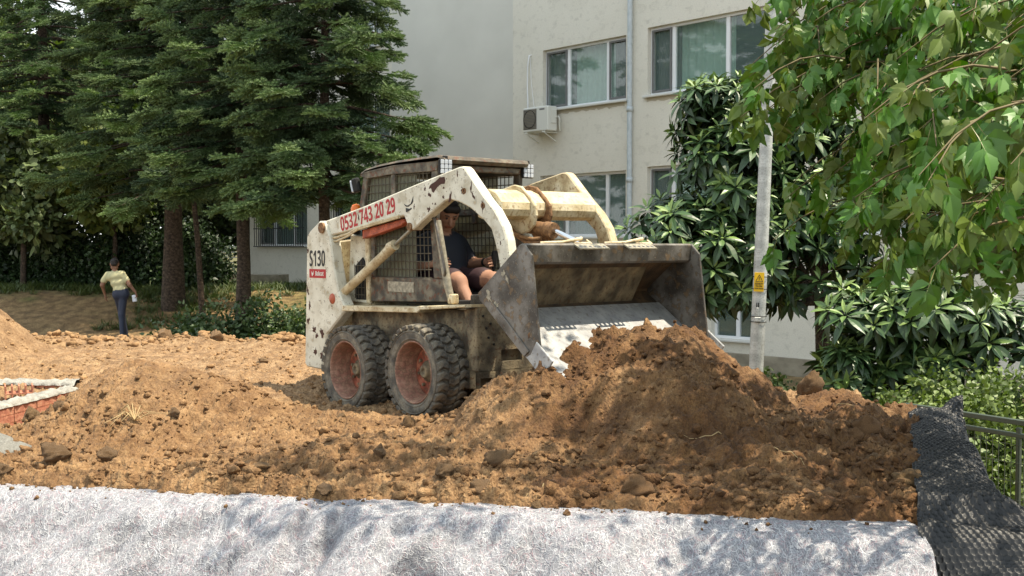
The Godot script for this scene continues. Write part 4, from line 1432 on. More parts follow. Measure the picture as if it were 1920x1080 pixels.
func build_street_things():
	# lamp post, leaning slightly
	var p := thing("lamp_post", "grey galvanised lamp post with a yellow warning plate beside the heap", "lamp post", Vector3(2.60, -1.05, -12.05))
	p.rotation.z = -0.036
	var st := new_st()
	var ring := []
	# eight-sided tapered shaft
	tube(st, [Vector3(0, 0, 0), Vector3(0, 1.6, 0), Vector3(0, 8.0, 0)], [0.086, 0.081, 0.053], 8)
	var shaft := part(p, "shaft", st, M.galv)
	shaft.rotation.y = deg_to_rad(10)
	var fit := p
	var sd := new_st()
	box(sd, Vector3(-0.03, 1.93, 0.094), Vector3(0.105, 0.205, 0.004), 0.001)
	var plate := part(fit, "warning_plate", sd, M.sign)
	var tri3 := [Vector2(-0.03, 2.008), Vector2(0.008, 1.935), Vector2(-0.068, 1.935)]
	var sv := new_st()
	for k in 3:
		var a: Vector2 = tri3[k]
		var c: Vector2 = tri3[(k + 1) % 3]
		tube(sv, [Vector3(a.x, a.y, 0.098), Vector3(c.x, c.y, 0.098)], 0.0028, 5)
	tube(sv, [Vector3(-0.026, 1.985, 0.098), Vector3(-0.036, 1.965, 0.098), Vector3(-0.025, 1.967, 0.098), Vector3(-0.034, 1.945, 0.098)], 0.0025, 5)
	part(plate, "warning_triangle", sv, M.black_ink)
	var lines := ["DİKKAT", "ÖLÜM", "TEHLİKESİ"]
	for k in 3:
		text_mesh(plate, "lettering", lines[k], 0.026 if k < 2 else 0.02, M.black_ink, Transform3D(Basis.IDENTITY, Vector3(-0.03, 1.912 - 0.026 * k, 0.0975)), 0.002)
	for y in [1.985, 1.855, 1.56, 1.50]:
		var sb := new_st()
		lathe(sb, [Vector2(0.086, -0.004), Vector2(0.0895, -0.004), Vector2(0.0895, 0.004), Vector2(0.086, 0.004)], 16, Transform3D(Basis(Vector3.RIGHT, PI / 2), Vector3(0, y, 0)))
		part(fit, "cable_tie", sb, M.dark)
	var sx := new_st()
	box(sx, Vector3(-0.03, 1.53, 0.100), Vector3(0.07, 0.05, 0.03), 0.004)
	part(fit, "clamp", sx, M.galv)
	var sy := new_st()
	box(sy, Vector3(-0.035, 1.61, 0.097), Vector3(0.028, 0.09, 0.02), 0.003)
	part(fit, "connector", sy, M.galv)
	for x in [-0.045, -0.025]:
		var sw := new_st()
		box(sw, Vector3(x, 1.685, 0.098), Vector3(0.009, 0.05, 0.014), 0.001)
		part(fit, "prong", sw, M.black)
	# garden fence at the right
	var f := thing("garden_fence", "grey green metal fence with wire mesh below its double top rail", "fence", Vector3(3.3, -1.0, -9.35), deg_to_rad(-60))
	var top := 0.93
	var L := 3.2
	for q in [[top, 0.042], [top - 0.10, 0.036], [0.28, 0.03]]:
		var sr := new_st()
		box(sr, Vector3(L / 2, q[0], 0), Vector3(L, q[1], 0.035), 0.005)
		part(f, "rail", sr, M.rail)
	for k in 4:
		var sp := new_st()
		box(sp, Vector3(0.03 + k * 1.04, 0.46, -0.001), Vector3(0.035, 0.86, 0.032), 0.004)
		part(f, "post", sp, M.rail)
	for k in 3:
		var sq := new_st()
		box(sq, Vector3(0.5 + k * 1.04, top - 0.05, 0), Vector3(0.03, 0.06, 0.03))
		part(f, "spacer", sq, M.rail)
	var sm := new_st()
	for k in 58:
		box(sm, Vector3(0.05 + k * 0.054, 0.55, 0.022), Vector3(0.004, 0.52, 0.004))
	for k in 4:
		box(sm, Vector3(L / 2, 0.34 + 0.14 * k, 0.026), Vector3(L, 0.004, 0.004))
	part(f, "wire_mesh", sm, M.rail).set_meta("kind", "stuff")
	# white railing and steps at the back
	var r := thing("white_railing", "white metal grid railing at the porch behind the spruce trunks", "railing", Vector3(-9.6, 0.45, -33.5), deg_to_rad(-8))
	for k in 6:
		var sh := new_st()
		box(sh, Vector3(0.75, 0.02 + 0.155 * k, 0), Vector3(1.7, 0.03, 0.03))
		part(r, "bar", sh, M.white_rail)
	for k in 5:
		var sh2 := new_st()
		box(sh2, Vector3(-0.08 + 0.40 * k, 0.4, 0.001), Vector3(0.035, 0.82, 0.034))
		part(r, "upright", sh2, M.white_rail)
	var stp := thing("entrance_steps", "low stone steps below the white railing behind the trunks", "steps", Vector3(-8.9, -0.05, -33.0), deg_to_rad(-8))
	for k in 2:
		var s3 := new_st()
		box(s3, Vector3(0, 0.12 + 0.24 * k, -0.45 * k), Vector3(4.2, 0.24, 0.9), 0.01)
		part(stp, "step", s3, M.step)

func build_brickwork():
	# low hollow-clay wall running off to the left
	var w := thing("clay_block_wall", "low wall of red hollow clay blocks with a mortar capping at the left edge", "wall", Vector3(-3.60, 0.0, -9.05), deg_to_rad(-97))
	var shapes := []
	for v in 3:
		var st := new_st()
		box(st, Vector3(0, 0, 0), Vector3(0.285, 0.19, 0.13), 0.006)
		for k in 3:
			for sd in [-1.0, 1.0]:
				box(st, Vector3(0, -0.06 + 0.06 * k, 0.066 * sd), Vector3(0.28, 0.045, 0.0015 + 0.0005 * v), 0.0005)
		st.generate_normals()
		shapes.append(st.commit())
	for row in 2:
		for k in 9:
			var o := mesh_node("brick", shapes[(k + row) % 3], M.clay, w)
			o.position = Vector3(0.15 + k * 0.295 - row * 0.1, 0.0 - 0.2 * row, 0.0)
			o.rotation.y = 0.02 * sin(k * 2.3)
	var cap := func(i: int, j: int):
		var u := i / 70.0
		var a := j / 8.0 * PI
		var x := -0.03 + u * 2.7
		return Vector3(x, 0.095 + sin(a) * (0.035 + 0.03 * nB.get_noise_2d(x * 2.0, a)), cos(a) * (0.075 + 0.02 * nB.get_noise_2d(x * 3.0, 4.0 + a)))
	mesh_node("mortar_cap", sheet(71, 9, cap), M.mortar, w)
	var w2 := thing("clay_block_wall", "short dusty clay block wall with mortar top behind the nearer red wall", "wall", Vector3(-3.72, 0.02, -9.45), deg_to_rad(174))
	for k in 7:
		var o2 := mesh_node("brick", shapes[k % 3], M.clay, w2)
		o2.position = Vector3(0.15 + k * 0.295, -0.02, 0.0)
	var cap2 := func(i: int, j: int):
		var u := i / 60.0
		var a := j / 8.0 * PI
		var x := -0.05 + u * 1.5
		return Vector3(x, 0.07 + sin(a) * (0.04 + 0.03 * nB.get_noise_2d(x * 2.0 + 9.0, a)), cos(a) * (0.08 + 0.02 * nB.get_noise_2d(x * 3.0, 14.0 + a)))
	mesh_node("mortar_cap", sheet(61, 9, cap2), M.mortar, w2)
	# loose hollow block with its openings towards the viewer
	var hb := thing("hollow_clay_block", "hollow clay block lying with its open cells showing between the red walls", "block", Vector3(-3.98, 0.02, -9.0), deg_to_rad(25))
	var sb := new_st()
	for k in 5:
		box(sb, Vector3(-0.10 + 0.05 * k, 0.06, 0), Vector3(0.012, 0.13, 0.18), 0.002)
	box(sb, Vector3(0, 0.003, 0), Vector3(0.214, 0.012, 0.181), 0.002)
	box(sb, Vector3(0, 0.062, 0), Vector3(0.213, 0.012, 0.179), 0.002)
	part(hb, "block", sb, M.clay)
	# broken concrete lump
	var lump := mesh_node("concrete_lump", lump_mesh(31, 0.55, 26), M.mortar, self)
	lump.position = Vector3(-3.03, -0.02, -6.55)
	lump.scale = Vector3(0.26, 0.17, 0.17)
	tag(lump, "grey broken concrete lump half buried at the left edge of the earth", "concrete lump")
# ---------------------------------------------------------------- plants
class Leaves:
	var v := PackedVector3Array()
	var idx := PackedInt32Array()
	var col := PackedColorArray()
	var nrm := PackedVector3Array()
	func t3(a: Vector3, b: Vector3, c: Vector3, ca: Color, cb: Color):
		var k := v.size()
		v.append_array([a, b, c])
		var n := (c - a).cross(b - a).normalized()
		nrm.append_array([n, n, n])
		col.append_array([ca, cb, cb])
		idx.append_array([k, k + 1, k + 2])
	# folded blade from p along dir: length, width, outline as shares, droop
	func blade(p: Vector3, dir: Vector3, up: Vector3, ln: float, wd: float, c0: Color, c1: Color, shape: Array, droop := 0.3, fold := 0.25, tooth := 0.0):
		var side := dir.cross(up).normalized()
		var n := shape.size()
		var pm := []
		var pl := []
		var pr := []
		for i in n + 2:
			var t := float(i) / (n + 1)
			var c := p + dir * (ln * t) - up * (droop * ln * t * t)
			var w: float = 0.0 if i == 0 or i == n + 1 else shape[i - 1] * wd
			if tooth > 0.0 and i > 0 and i % 2 == 0: w *= 1.0 - tooth
			pm.append(c)
			pl.append(c - side * w + up * (w * fold))
			pr.append(c + side * w + up * (w * fold))
		for i in n + 1:
			var k := v.size()
			for q in [[pl[i], pm[i], pm[i + 1], pl[i + 1]], [pm[i], pr[i], pr[i + 1], pm[i + 1]]]:
				k = v.size()
				v.append_array(q)
				var nn: Vector3 = (q[2] - q[0]).cross(q[1] - q[3]).normalized()
				nrm.append_array([nn, nn, nn, nn])
				col.append_array([c0, c1, c1, c0])
				idx.append_array([k, k + 1, k + 2, k, k + 2, k + 3])
	func mesh() -> ArrayMesh:
		var a := []
		a.resize(Mesh.ARRAY_MAX)
		a[Mesh.ARRAY_VERTEX] = v
		a[Mesh.ARRAY_NORMAL] = nrm
		a[Mesh.ARRAY_COLOR] = col
		a[Mesh.ARRAY_INDEX] = idx
		var m := ArrayMesh.new()
		m.add_surface_from_arrays(Mesh.PRIMITIVE_TRIANGLES, a)
		return m

func rv(a: float, b: float) -> float:
	return rng.randf_range(a, b)

func rdir() -> Vector3:
	var z := rv(-1, 1)
	var a := rv(0, TAU)
	var r := sqrt(1 - z * z)
	return Vector3(r * cos(a), z, r * sin(a))

func frame(x: Vector3, up: Vector3) -> Basis:
	x = x.normalized()
	var z := x.cross(up).normalized()
	return Basis(x, z.cross(x), z)

func needle_twig(L: Leaves, a: Vector3, b: Vector3, n: int, nl: float, nw: float, c0: Color, c1: Color):
	var d := (b - a).normalized()
	var s := d.cross(Vector3.UP).normalized()
	var u := s.cross(d)
	for i in n:
		var t := (i + 0.5) / n
		var p := a.lerp(b, t)
		var c := c0.lerp(c1, t)
		for k in 5:
			var an := TAU * (k + rv(-0.3, 0.3)) / 5.0
			var out := (s * cos(an) + u * (sin(an) * 0.7 + 0.15)) * 0.8 + d * rv(0.5, 0.8)
			out = out.normalized()
			var sd := out.cross(d + Vector3(0.01, 0.02, 0)).normalized() * nw
			var q := p + out * nl * rv(0.75, 1.15)
			L.t3(p - sd, p + sd, q, c, c)

func spruce_spray(seed_: int) -> ArrayMesh:
	rng.seed = seed_
	var L := Leaves.new()
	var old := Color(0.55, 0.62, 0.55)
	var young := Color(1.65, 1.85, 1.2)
	needle_twig(L, Vector3.ZERO, Vector3(1.0, -0.05, 0), 22, 0.065, 0.012, old, young)
	for i in 9:
		var t := 0.08 + 0.095 * i
		for s in [-1.0, 1.0]:
			var ln := (0.50 * (1.0 - t) + 0.14) * rv(0.8, 1.15)
			var a := Vector3(t, -0.05 * t, 0)
			var an := rv(0.75, 1.0)
			var e := a + Vector3(cos(an), rv(-0.3, 0.22), s * sin(an)) * ln
			needle_twig(L, a, e, int(5 + ln * 18), 0.06, 0.012, old.lerp(young, t * 0.4), young)
			if ln > 0.3:
				for q in [-1.0, 1.0]:
					var m := a.lerp(e, 0.45)
					var dd := (e - a).normalized()
					var side: Vector3 = Vector3(-dd.z, rv(-0.2, 0.0), dd.x) * q
					needle_twig(L, m, m + (dd * 0.7 + side * 0.7) * ln * 0.42, 5, 0.055, 0.012, old, young)
	return L.mesh()

func spruce(pos: Vector3, label: String, h: float, r: float, h0: float, trunk_r: float, sprays: Array, seed_: int, tone := 1.0, dens := 1.0, visible_top := 8.5):
	rng.seed = seed_
	var t := thing("spruce_tree", label, "tree", pos, 0.0, "spruces in front of the building")
	var st := new_st()
	var pts := []
	var rad := []
	for k in 9:
		var y := h * k / 8.0 - 0.4
		pts.append(Vector3(rv(-0.03, 0.03), y, rv(-0.03, 0.03)))
		rad.append(maxf(0.02, trunk_r * (1.0 - 0.92 * k / 8.0)) * (1.25 if k == 0 else 1.0))
	tube(st, pts, rad, 14)
	part(t, "trunk", st, M.bark)
	var xf := [[], [], []]
	var cl := [[], [], []]
	var sb := new_st()
	var y := h0
	while y < minf(h - 0.3, visible_top):
		var share := 1.0 - (y - h0) / (h - h0)
		var nb := int(6 + rng.randi_range(0, 2))
		var off := rv(0, TAU)
		for k in nb:
			var a := off + TAU * k / nb + rv(-0.3, 0.3)
			var L: float = r * pow(share, 0.65) * rv(0.62, 1.12)
			var dirh := Vector3(cos(a), 0, sin(a))
			var rise := rv(-0.05, 0.12)
			var prev := Vector3(0, y, 0)
			var bp := [prev]
			for m in 5:
				var q := (m + 1) / 5.0
				var p := Vector3(0, y, 0) + dirh * L * q + Vector3(0, L * (rise * q - 0.42 * q * q + 0.22 * q * q * q), 0)
				bp.append(p)
			tube(sb, bp, [0.035, 0.03, 0.024, 0.017, 0.011, 0.005], 5, false)
			var n := int(maxf(5.0, L * 6.5 * dens))
			for m in n:
				var q := pow(rv(0.05, 1.0), 0.8)
				var f := q * 5.0
				var i0 := mini(int(f), 4)
				var p: Vector3 = bp[i0].lerp(bp[i0 + 1], f - i0)
				var tg: Vector3 = (bp[i0 + 1] - bp[i0]).normalized()
				var sd := 1.0 if m % 2 == 0 else -1.0
				var yaw := sd * rv(0.35, 1.25) * (1.1 - 0.7 * q)
				if m == 0:
					p = bp[4]
					yaw = 0.0
				var dv := tg.rotated(Vector3.UP, yaw)
				dv.y += rv(-0.45, 0.3)
				var sc := rv(0.42, 0.75) * (0.75 + 0.3 * share)
				var bs := frame(dv, Vector3.UP + dirh * rv(-0.2, 0.3) + rdir() * 0.25).scaled(Vector3.ONE * sc)
				var w := rng.randi() % 3
				xf[w].append(Transform3D(bs, p))
				# tone: bright new growth outside, older wood inside
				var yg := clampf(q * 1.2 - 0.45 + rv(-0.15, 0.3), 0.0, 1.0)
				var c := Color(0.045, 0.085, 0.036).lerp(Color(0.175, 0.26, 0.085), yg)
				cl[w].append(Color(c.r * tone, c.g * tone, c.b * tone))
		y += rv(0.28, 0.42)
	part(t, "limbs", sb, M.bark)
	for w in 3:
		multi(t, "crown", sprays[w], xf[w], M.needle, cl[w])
	return t

func clump_mesh(seed_: int, n: int, rad: float, ln: float, wd: float, shape := [0.75, 1.0, 0.6]) -> ArrayMesh:
	rng.seed = seed_
	var L := Leaves.new()
	for k in n:
		var p := rdir() * rad * pow(rv(0.0, 1.0), 0.45)
		var d := (p.normalized() * 0.6 + rdir() * 0.7 + Vector3(0, -0.25, 0)).normalized()
		var up := (Vector3.UP + rdir() * 0.8).normalized()
		var v := rv(0.7, 1.3)
		L.blade(p, d, up, ln * rv(0.7, 1.2), wd * rv(0.8, 1.2), Color(v, v, v), Color(v * 1.05, v * 1.05, v), shape, 0.25, 0.2)
	return L.mesh()

func leafy_tree(called: String, pos: Vector3, label: String, h: float, crown: Vector3, n: int, clumps: Array, c0: Color, c1: Color, seed_: int, group := "", trunk_r := 0.14, fill := 0.55):
	rng.seed = seed_
	var t := thing(called, label, "tree", pos, 0.0, group)
	var st := new_st()
	tube(st, [Vector3(0, -0.4, 0), Vector3(0.05, h * 0.3, 0), Vector3(-0.05, h * 0.6, 0.05), Vector3(0, h * 0.85, 0)], [trunk_r * 1.2, trunk_r, trunk_r * 0.65, trunk_r * 0.2], 10)
	part(t, "trunk", st, M.bark)
	var sb := new_st()
	var cen := Vector3(0, h - crown.y * 0.95, 0)
	var lobes := []
	for k in 14:
		var d := rdir()
		var p := cen + Vector3(d.x * crown.x, d.y * crown.y, d.z * crown.z) * rv(0.35, 0.8)
		lobes.append([p, rv(0.28, 0.5) * crown.x])
		tube(sb, [Vector3(0, cen.y - crown.y * 0.5, 0), cen.lerp(p, 0.5) + Vector3(0, -0.1, 0), p], [trunk_r * 0.4, trunk_r * 0.22, 0.01], 5, false)
	part(t, "limbs", sb, M.bark)
	var xf := [[], []]
	var cl := [[], []]
	for k in n:
		var lb: Array = lobes[rng.randi() % lobes.size()]
		var p: Vector3 = lb[0] + rdir() * lb[1] * pow(rv(0.15, 1.0), fill)
		var w := k % 2
		xf[w].append(Transform3D(Basis(rdir(), rv(0, TAU)).scaled(Vector3.ONE * rv(0.75, 1.3)), p))
		cl[w].append(c0.lerp(c1, clampf(rv(-0.1, 1.1), 0, 1)))
	for w in 2:
		multi(t, "crown", clumps[w], xf[w], M.leaf, cl[w])
	return t

func shrub(called: String, pos: Vector3, label: String, size: Vector3, n: int, clumps: Array, c0: Color, c1: Color, seed_: int, group: String, cat := "shrub"):
	rng.seed = seed_
	var t := thing(called, label, cat, pos, 0.0, group)
	var sb := new_st()
	for k in 12:
		var d := Vector3(rv(-1, 1) * size.x, rv(0.4, 0.95) * size.y, rv(-1, 1) * size.z) * 0.8
		tube(sb, [Vector3(d.x * 0.15, -0.15, d.z * 0.15), d * 0.5 + Vector3(rv(-0.05, 0.05), 0.1, 0), d], [0.016, 0.011, 0.004], 5, false)
	part(t, "stems", sb, M.twig)
	var xf := [[], []]
	var cl := [[], []]
	for k in n:
		var d := rdir()
		var rr := pow(rv(0.1, 1.0), 0.5)
		var bump := 1.0 + 0.35 * nB.get_noise_3d(d.x * 0.8 + seed_, d.y * 0.8, d.z * 0.8)
		var p := Vector3(d.x * size.x, absf(d.y) * size.y, d.z * size.z) * rr * bump
		var w := k % 2
		xf[w].append(Transform3D(Basis(rdir(), rv(0, TAU)).scaled(Vector3.ONE * rv(0.6, 1.1)), p))
		cl[w].append(c0.lerp(c1, clampf(rv(-0.1, 1.1), 0, 1)))
	for w in 2:
		multi(t, "foliage", clumps[w], xf[w], M.leaf, cl[w])
	return t

# rosette of long leathery leaves
func loquat_rosette(seed_: int) -> ArrayMesh:
	rng.seed = seed_
	var L := Leaves.new()
	var sh := [0.45, 0.85, 1.0, 0.85, 0.45]
	for k in 17:
		var ring := k / 17.0          # 0 inner upright .. 1 outer drooping
		var a := k * 2.399 + rv(-0.2, 0.2)
		var lift := lerpf(1.05, -0.75, pow(ring, 0.8)) + rv(-0.15, 0.15)
		var d := Vector3(cos(a) * cos(lift), sin(lift), sin(a) * cos(lift))
		var up := (Vector3.UP * cos(lift) - Vector3(cos(a), 0, sin(a)) * sin(lift)).normalized()
		var young := Color(0.20, 0.29, 0.075)
		var old := Color(0.028, 0.058, 0.022)
		var mid := Color(0.055, 0.105, 0.032)
		var c := young.lerp(mid, clampf(ring * 3.0, 0, 1)).lerp(old, clampf(ring * 2.2 - 0.7, 0, 1))
		c = c * rv(0.8, 1.25)
		L.blade(Vector3(0, 0.03 * (1 - ring), 0) + d * 0.02, d, up, lerpf(0.13, 0.25, clampf(ring * 2.0, 0, 1)) * rv(0.85, 1.15), lerpf(0.018, 0.036, clampf(ring * 2.0, 0, 1)), c, c * 1.1, sh, 0.28, 0.22)
	return L.mesh()

func loquat(pos: Vector3, label: String, lobes: Array, n: int, n_parts: int, ros: Array, seed_: int, trunk: Array):
	rng.seed = seed_
	var t := thing("loquat_tree", label, "tree", pos, 0.0, "loquats beside the building")
	var st := new_st()
	tube(st, trunk, [0.10, 0.08, 0.05], 10)
	part(t, "trunk", st, M.bark)
	var sb := new_st()
	for lb in lobes:
		tube(sb, [trunk[1], (trunk[1] as Vector3).lerp(lb[0], 0.55) + Vector3(0, -0.1, 0), lb[0]], [0.05, 0.03, 0.012], 6, false)
	part(t, "limbs", sb, M.bark)
	var all := []
	for k in n:
		var lb: Array = lobes[rng.randi() % lobes.size()]
		var d := rdir()
		if d.y < -0.55: d.y = -d.y
		var rr: float = pow(rv(0.2, 1.0), 0.42)
		var p: Vector3 = lb[0] + Vector3(d.x * lb[1].x, d.y * lb[1].y, d.z * lb[1].z) * rr
		var up := (Vector3.UP * 0.8 + d * 0.9 + rdir() * 0.35).normalized()
		var bs := frame(up.cross(Vector3(0.3, 0.1, 1)).normalized(), up).rotated(up, rv(0, TAU)).scaled(Vector3.ONE * rv(0.8, 1.2))
		all.append([-(pos + p).length() + rv(0, 0.3), Transform3D(bs, p), k % 3])
	all.sort_custom(func(a, b): return a[0] > b[0])
	var rest := [[], [], []]
	for i in all.size():
		if i < n_parts:
			var o := mesh_node("leaf_cluster", ros[all[i][2]], M.gloss_leaf, t)
			o.transform = all[i][1]
		else:
			rest[all[i][2]].append(all[i][1])
	for w in 3:
		if rest[w].size() > 0: multi(t, "crown", ros[w], rest[w], M.gloss_leaf)
	return t

# compound leaf: stalk along +x with five toothed leaflets hanging
func maple_leaf(seed_: int) -> ArrayMesh:
	rng.seed = seed_
	var L := Leaves.new()
	var sh := [0.30, 0.66, 0.90, 1.0, 0.98, 0.86, 0.70, 0.50, 0.32, 0.14]
	var g := Color(rv(0.065, 0.13), rv(0.125, 0.20), rv(0.016, 0.032))
	var stalk := Color(0.22, 0.20, 0.07)
	L.blade(Vector3.ZERO, Vector3.RIGHT, Vector3.UP, 0.15, 0.002, stalk, stalk, [1.0], 0.15, 0.0)
	var e := Vector3(0.15, -0.022, 0)
	var m := Vector3(0.095, -0.009, 0)
	for q in [[e, 0.0, 0.115, 0.036], [m, 1.05, 0.095, 0.029], [m, -1.05, 0.095, 0.029], [e * 0.85, 0.62, 0.10, 0.031], [e * 0.85, -0.62, 0.10, 0.031]]:
		var d := Vector3(cos(q[1]), rv(-0.75, -0.25), sin(q[1])).normalized()
		var up := (Vector3.UP + rdir() * 0.6)
		up = (up - d * up.dot(d)).normalized()
		var c: Color = g * rv(0.85, 1.2)
		L.blade(q[0], d, up, q[2] * rv(0.85, 1.15), q[3] * rv(0.9, 1.15), c, c * 1.04, sh, rv(0.15, 0.5), rv(0.05, 0.4), 0.12)
	return L.mesh()

func build_plants():
	var sprays := [spruce_spray(11), spruce_spray(12), spruce_spray(13)]
	spruce(Vector3(-8.17, 0.1, -27.0), "tall spruce with the thickest bare trunk, left of the loader", 14.5, 3.0, 2.6, 0.24, sprays, 301, 1.0, 0.72, 9.5)
	spruce(Vector3(-5.30, -0.35, -22.0), "spruce with a straight reddish trunk rising behind the low shrubs", 13.0, 2.1, 2.9, 0.145, sprays, 302, 1.05, 0.8, 8.0)
	spruce(Vector3(-3.25, -0.45, -19.5), "spruce nearest the loader cab, its branches against the blank wall", 12.0, 1.8, 2.75, 0.12, sprays, 303, 1.05, 0.95, 7.5)
	spruce(Vector3(-12.9, 0.2, -31.0), "dark drooping spruce at the far left edge", 14.0, 3.0, 3.6, 0.22, sprays, 304, 1.25, 0.45, 10.5)
	# second thin stem beside the thick trunk
	var sl := thing("thin_trunk", "thin bare sapling stem right beside the thick spruce trunk", "tree", Vector3(-7.35, -0.1, -26.2))
	var s0 := new_st()
	tube(s0, [Vector3(0.1, -0.4, 0), Vector3(0.0, 1.5, 0), Vector3(-0.16, 3.4, 0), Vector3(-0.2, 4.6, 0)], [0.075, 0.065, 0.05, 0.02], 9)
	part(sl, "trunk", s0, M.bark)
	# broadleaved trees behind
	var big := [clump_mesh(21, 46, 0.55, 0.20, 0.075), clump_mesh(22, 46, 0.55, 0.20, 0.075)]
	var dk0 := Color(0.022, 0.040, 0.014)
	var dk1 := Color(0.055, 0.090, 0.026)
	var lt0 := Color(0.085, 0.13, 0.03)
	var lt1 := Color(0.16, 0.21, 0.05)
	var g := "broadleaved trees behind the spruces"
	leafy_tree("broadleaved_tree", Vector3(-17.5, 0.2, -36.0), "pale leafed tree at the far left behind the drooping spruce", 10.5, Vector3(3.6, 4.6, 3.2), 620, big, lt0, lt1, 311, g)
	leafy_tree("broadleaved_tree", Vector3(-14.2, 0.2, -40.0), "dark leafed tree filling the gap left of the thick trunk", 11.5, Vector3(3.8, 5.2, 3.2), 620, big, dk0, dk1, 312, g)
	leafy_tree("broadleaved_tree", Vector3(-10.9, 0.2, -38.5), "dark leafed tree seen between the two nearest spruce trunks", 11.0, Vector3(3.4, 5.0, 2.6), 520, big, dk0, dk1, 313, g)
	leafy_tree("broadleaved_tree", Vector3(-21.5, 0.2, -44.0), "tall dark tree closing off the left edge of the garden", 13.0, Vector3(4.5, 6.0, 3.5), 620, big, dk0, dk1, 314, g)
	leafy_tree("broadleaved_tree", Vector3(-10.6, 0.1, -29.8), "small yellow green tree low between the left spruces", 4.4, Vector3(1.5, 1.5, 1.0), 260, big, lt0, Color(0.16, 0.20, 0.045), 315, g, 0.06)
	leafy_tree("broadleaved_tree", Vector3(-12.9, 0.1, -29.5), "grey green bushy tree at the left picture edge above the hedge", 4.6, Vector3(1.3, 1.9, 1.2), 300, big, Color(0.07, 0.10, 0.045), Color(0.16, 0.21, 0.08), 316, g, 0.07)
	leafy_tree("broadleaved_tree", Vector3(-9.0, 0.1, -43.0), "dark leafed tree low behind the white railing", 6.5, Vector3(3.6, 3.2, 2.0), 420, big, dk0, dk1, 317, g)
	leafy_tree("broadleaved_tree", Vector3(-14.5, 0.1, -47.0), "dark leafed tree low behind the hedge", 7.5, Vector3(4.6, 3.7, 2.0), 480, big, dk0, dk1, 318, g)
	leafy_tree("broadleaved_tree", Vector3(-20.5, 0.1, -40.0), "dark leafed tree low at the far left behind the hedge", 6.5, Vector3(3.6, 3.2, 2.0), 420, big, dk0, dk1, 319, g)
	# hedge
	var hs := [clump_mesh(23, 40, 0.34, 0.11, 0.045), clump_mesh(24, 40, 0.34, 0.11, 0.045)]
	var hx := [-15.6, -13.9, -12.2, -10.4, -8.7]
	var hl := ["dark hedge shrub at the far left under the trees", "dark hedge shrub second from the left edge", "dark hedge shrub behind the walking person", "dark hedge shrub right of the walking person", "dark hedge shrub behind the thick spruce trunk"]
	for k in 5:
		shrub("hedge_shrub", Vector3(hx[k], 0.1, -31.5 + 0.35 * k), hl[k], Vector3(1.15, 1.75, 0.8), 330, hs, Color(0.018, 0.038, 0.014), Color(0.045, 0.085, 0.026), 320 + k, "hedge along the back path")
	# low open shrubs in front of the spruces
	var ls := [clump_mesh(25, 20, 0.22, 0.085, 0.032), clump_mesh(26, 20, 0.22, 0.085, 0.032)]
	var sx := [[-5.55, -18.9, 0.75], [-4.95, -18.2, 0.85], [-4.35, -18.4, 0.90], [-3.75, -18.0, 0.95], [-3.20, -17.6, 0.85]]
	var sl2 := ["open twiggy shrub furthest left in the low row by the path", "open twiggy shrub second from the path in the low row", "open twiggy shrub in the middle of the low row", "open twiggy shrub second from the loader in the low row", "open twiggy shrub closest to the loader's rear"]
	for k in 5:
		shrub("low_shrub", Vector3(sx[k][0], -0.55, sx[k][1]), sl2[k], Vector3(0.55, 1.05 * sx[k][2], 0.45), 105, ls, Color(0.030, 0.058, 0.020), Color(0.085, 0.130, 0.040), 330 + k, "low shrubs in front of the spruces")
	# loquats
	var ros := [loquat_rosette(31), loquat_rosette(32), loquat_rosette(33)]
	loquat(Vector3(3.3, -1.0, -13.3), "tall dark loquat with big glossy leaves behind the lamp post",
		[[Vector3(-0.75, 3.0, 0.2), Vector3(0.75, 0.75, 0.7)], [Vector3(-1.25, 2.25, 0.3), Vector3(0.75, 0.6, 0.7)], [Vector3(-0.3, 2.45, 0.2), Vector3(0.85, 0.85, 0.8)], [Vector3(0.35, 1.9, 0.0), Vector3(0.8, 0.8, 0.8)], [Vector3(-0.85, 3.75, 0.1), Vector3(0.6, 0.5, 0.6)], [Vector3(-0.1, 3.5, 0.1), Vector3(0.6, 0.6, 0.6)], [Vector3(0.5, 3.0, 0.0), Vector3(0.9, 0.8, 0.8)], [Vector3(-0.65, 1.75, 0.35), Vector3(0.6, 0.35, 0.5)]],
		700, 280, ros, 341, [Vector3(0.45, -0.1, 0), Vector3(0.38, 1.6, 0.0), Vector3(0.2, 2.8, 0.0)])
	loquat(Vector3(4.25, -1.0, -11.6), "low sunlit loquat with pale young leaves right of the lamp post",
		[[Vector3(-0.65, 1.45, 0.1), Vector3(0.55, 0.35, 0.5)], [Vector3(0.05, 1.55, 0.1), Vector3(0.65, 0.40, 0.6)], [Vector3(0.75, 1.35, 0.0), Vector3(0.6, 0.40, 0.5)], [Vector3(-0.85, 0.95, 0.25), Vector3(0.3, 0.30, 0.3)], [Vector3(0.1, 1.05, 0.0), Vector3(0.9, 0.35, 0.5)]],
		210, 150, ros, 342, [Vector3(-0.75, -0.1, -0.2), Vector3(-0.5, 0.7, -0.1), Vector3(-0.1, 1.3, 0.0)])
	# bright shrubs at the right
	var bs := [clump_mesh(27, 46, 0.22, 0.06, 0.021), clump_mesh(28, 46, 0.22, 0.06, 0.021)]
	var bl := ["bright green leafy shrub at the right edge below the loquat", "bright green leafy shrub above the far end of the black membrane", "bright green low shrub between the boulder and the membrane", "dark low shrub at the foot of the lamp post"]
	var bp := [[5.0, -1.05, -10.6, 0.95, 1.08], [4.15, -1.05, -10.3, 0.72, 1.02], [3.45, -1.05, -10.9, 0.65, 0.85], [2.75, -1.05, -12.6, 0.7, 0.75]]
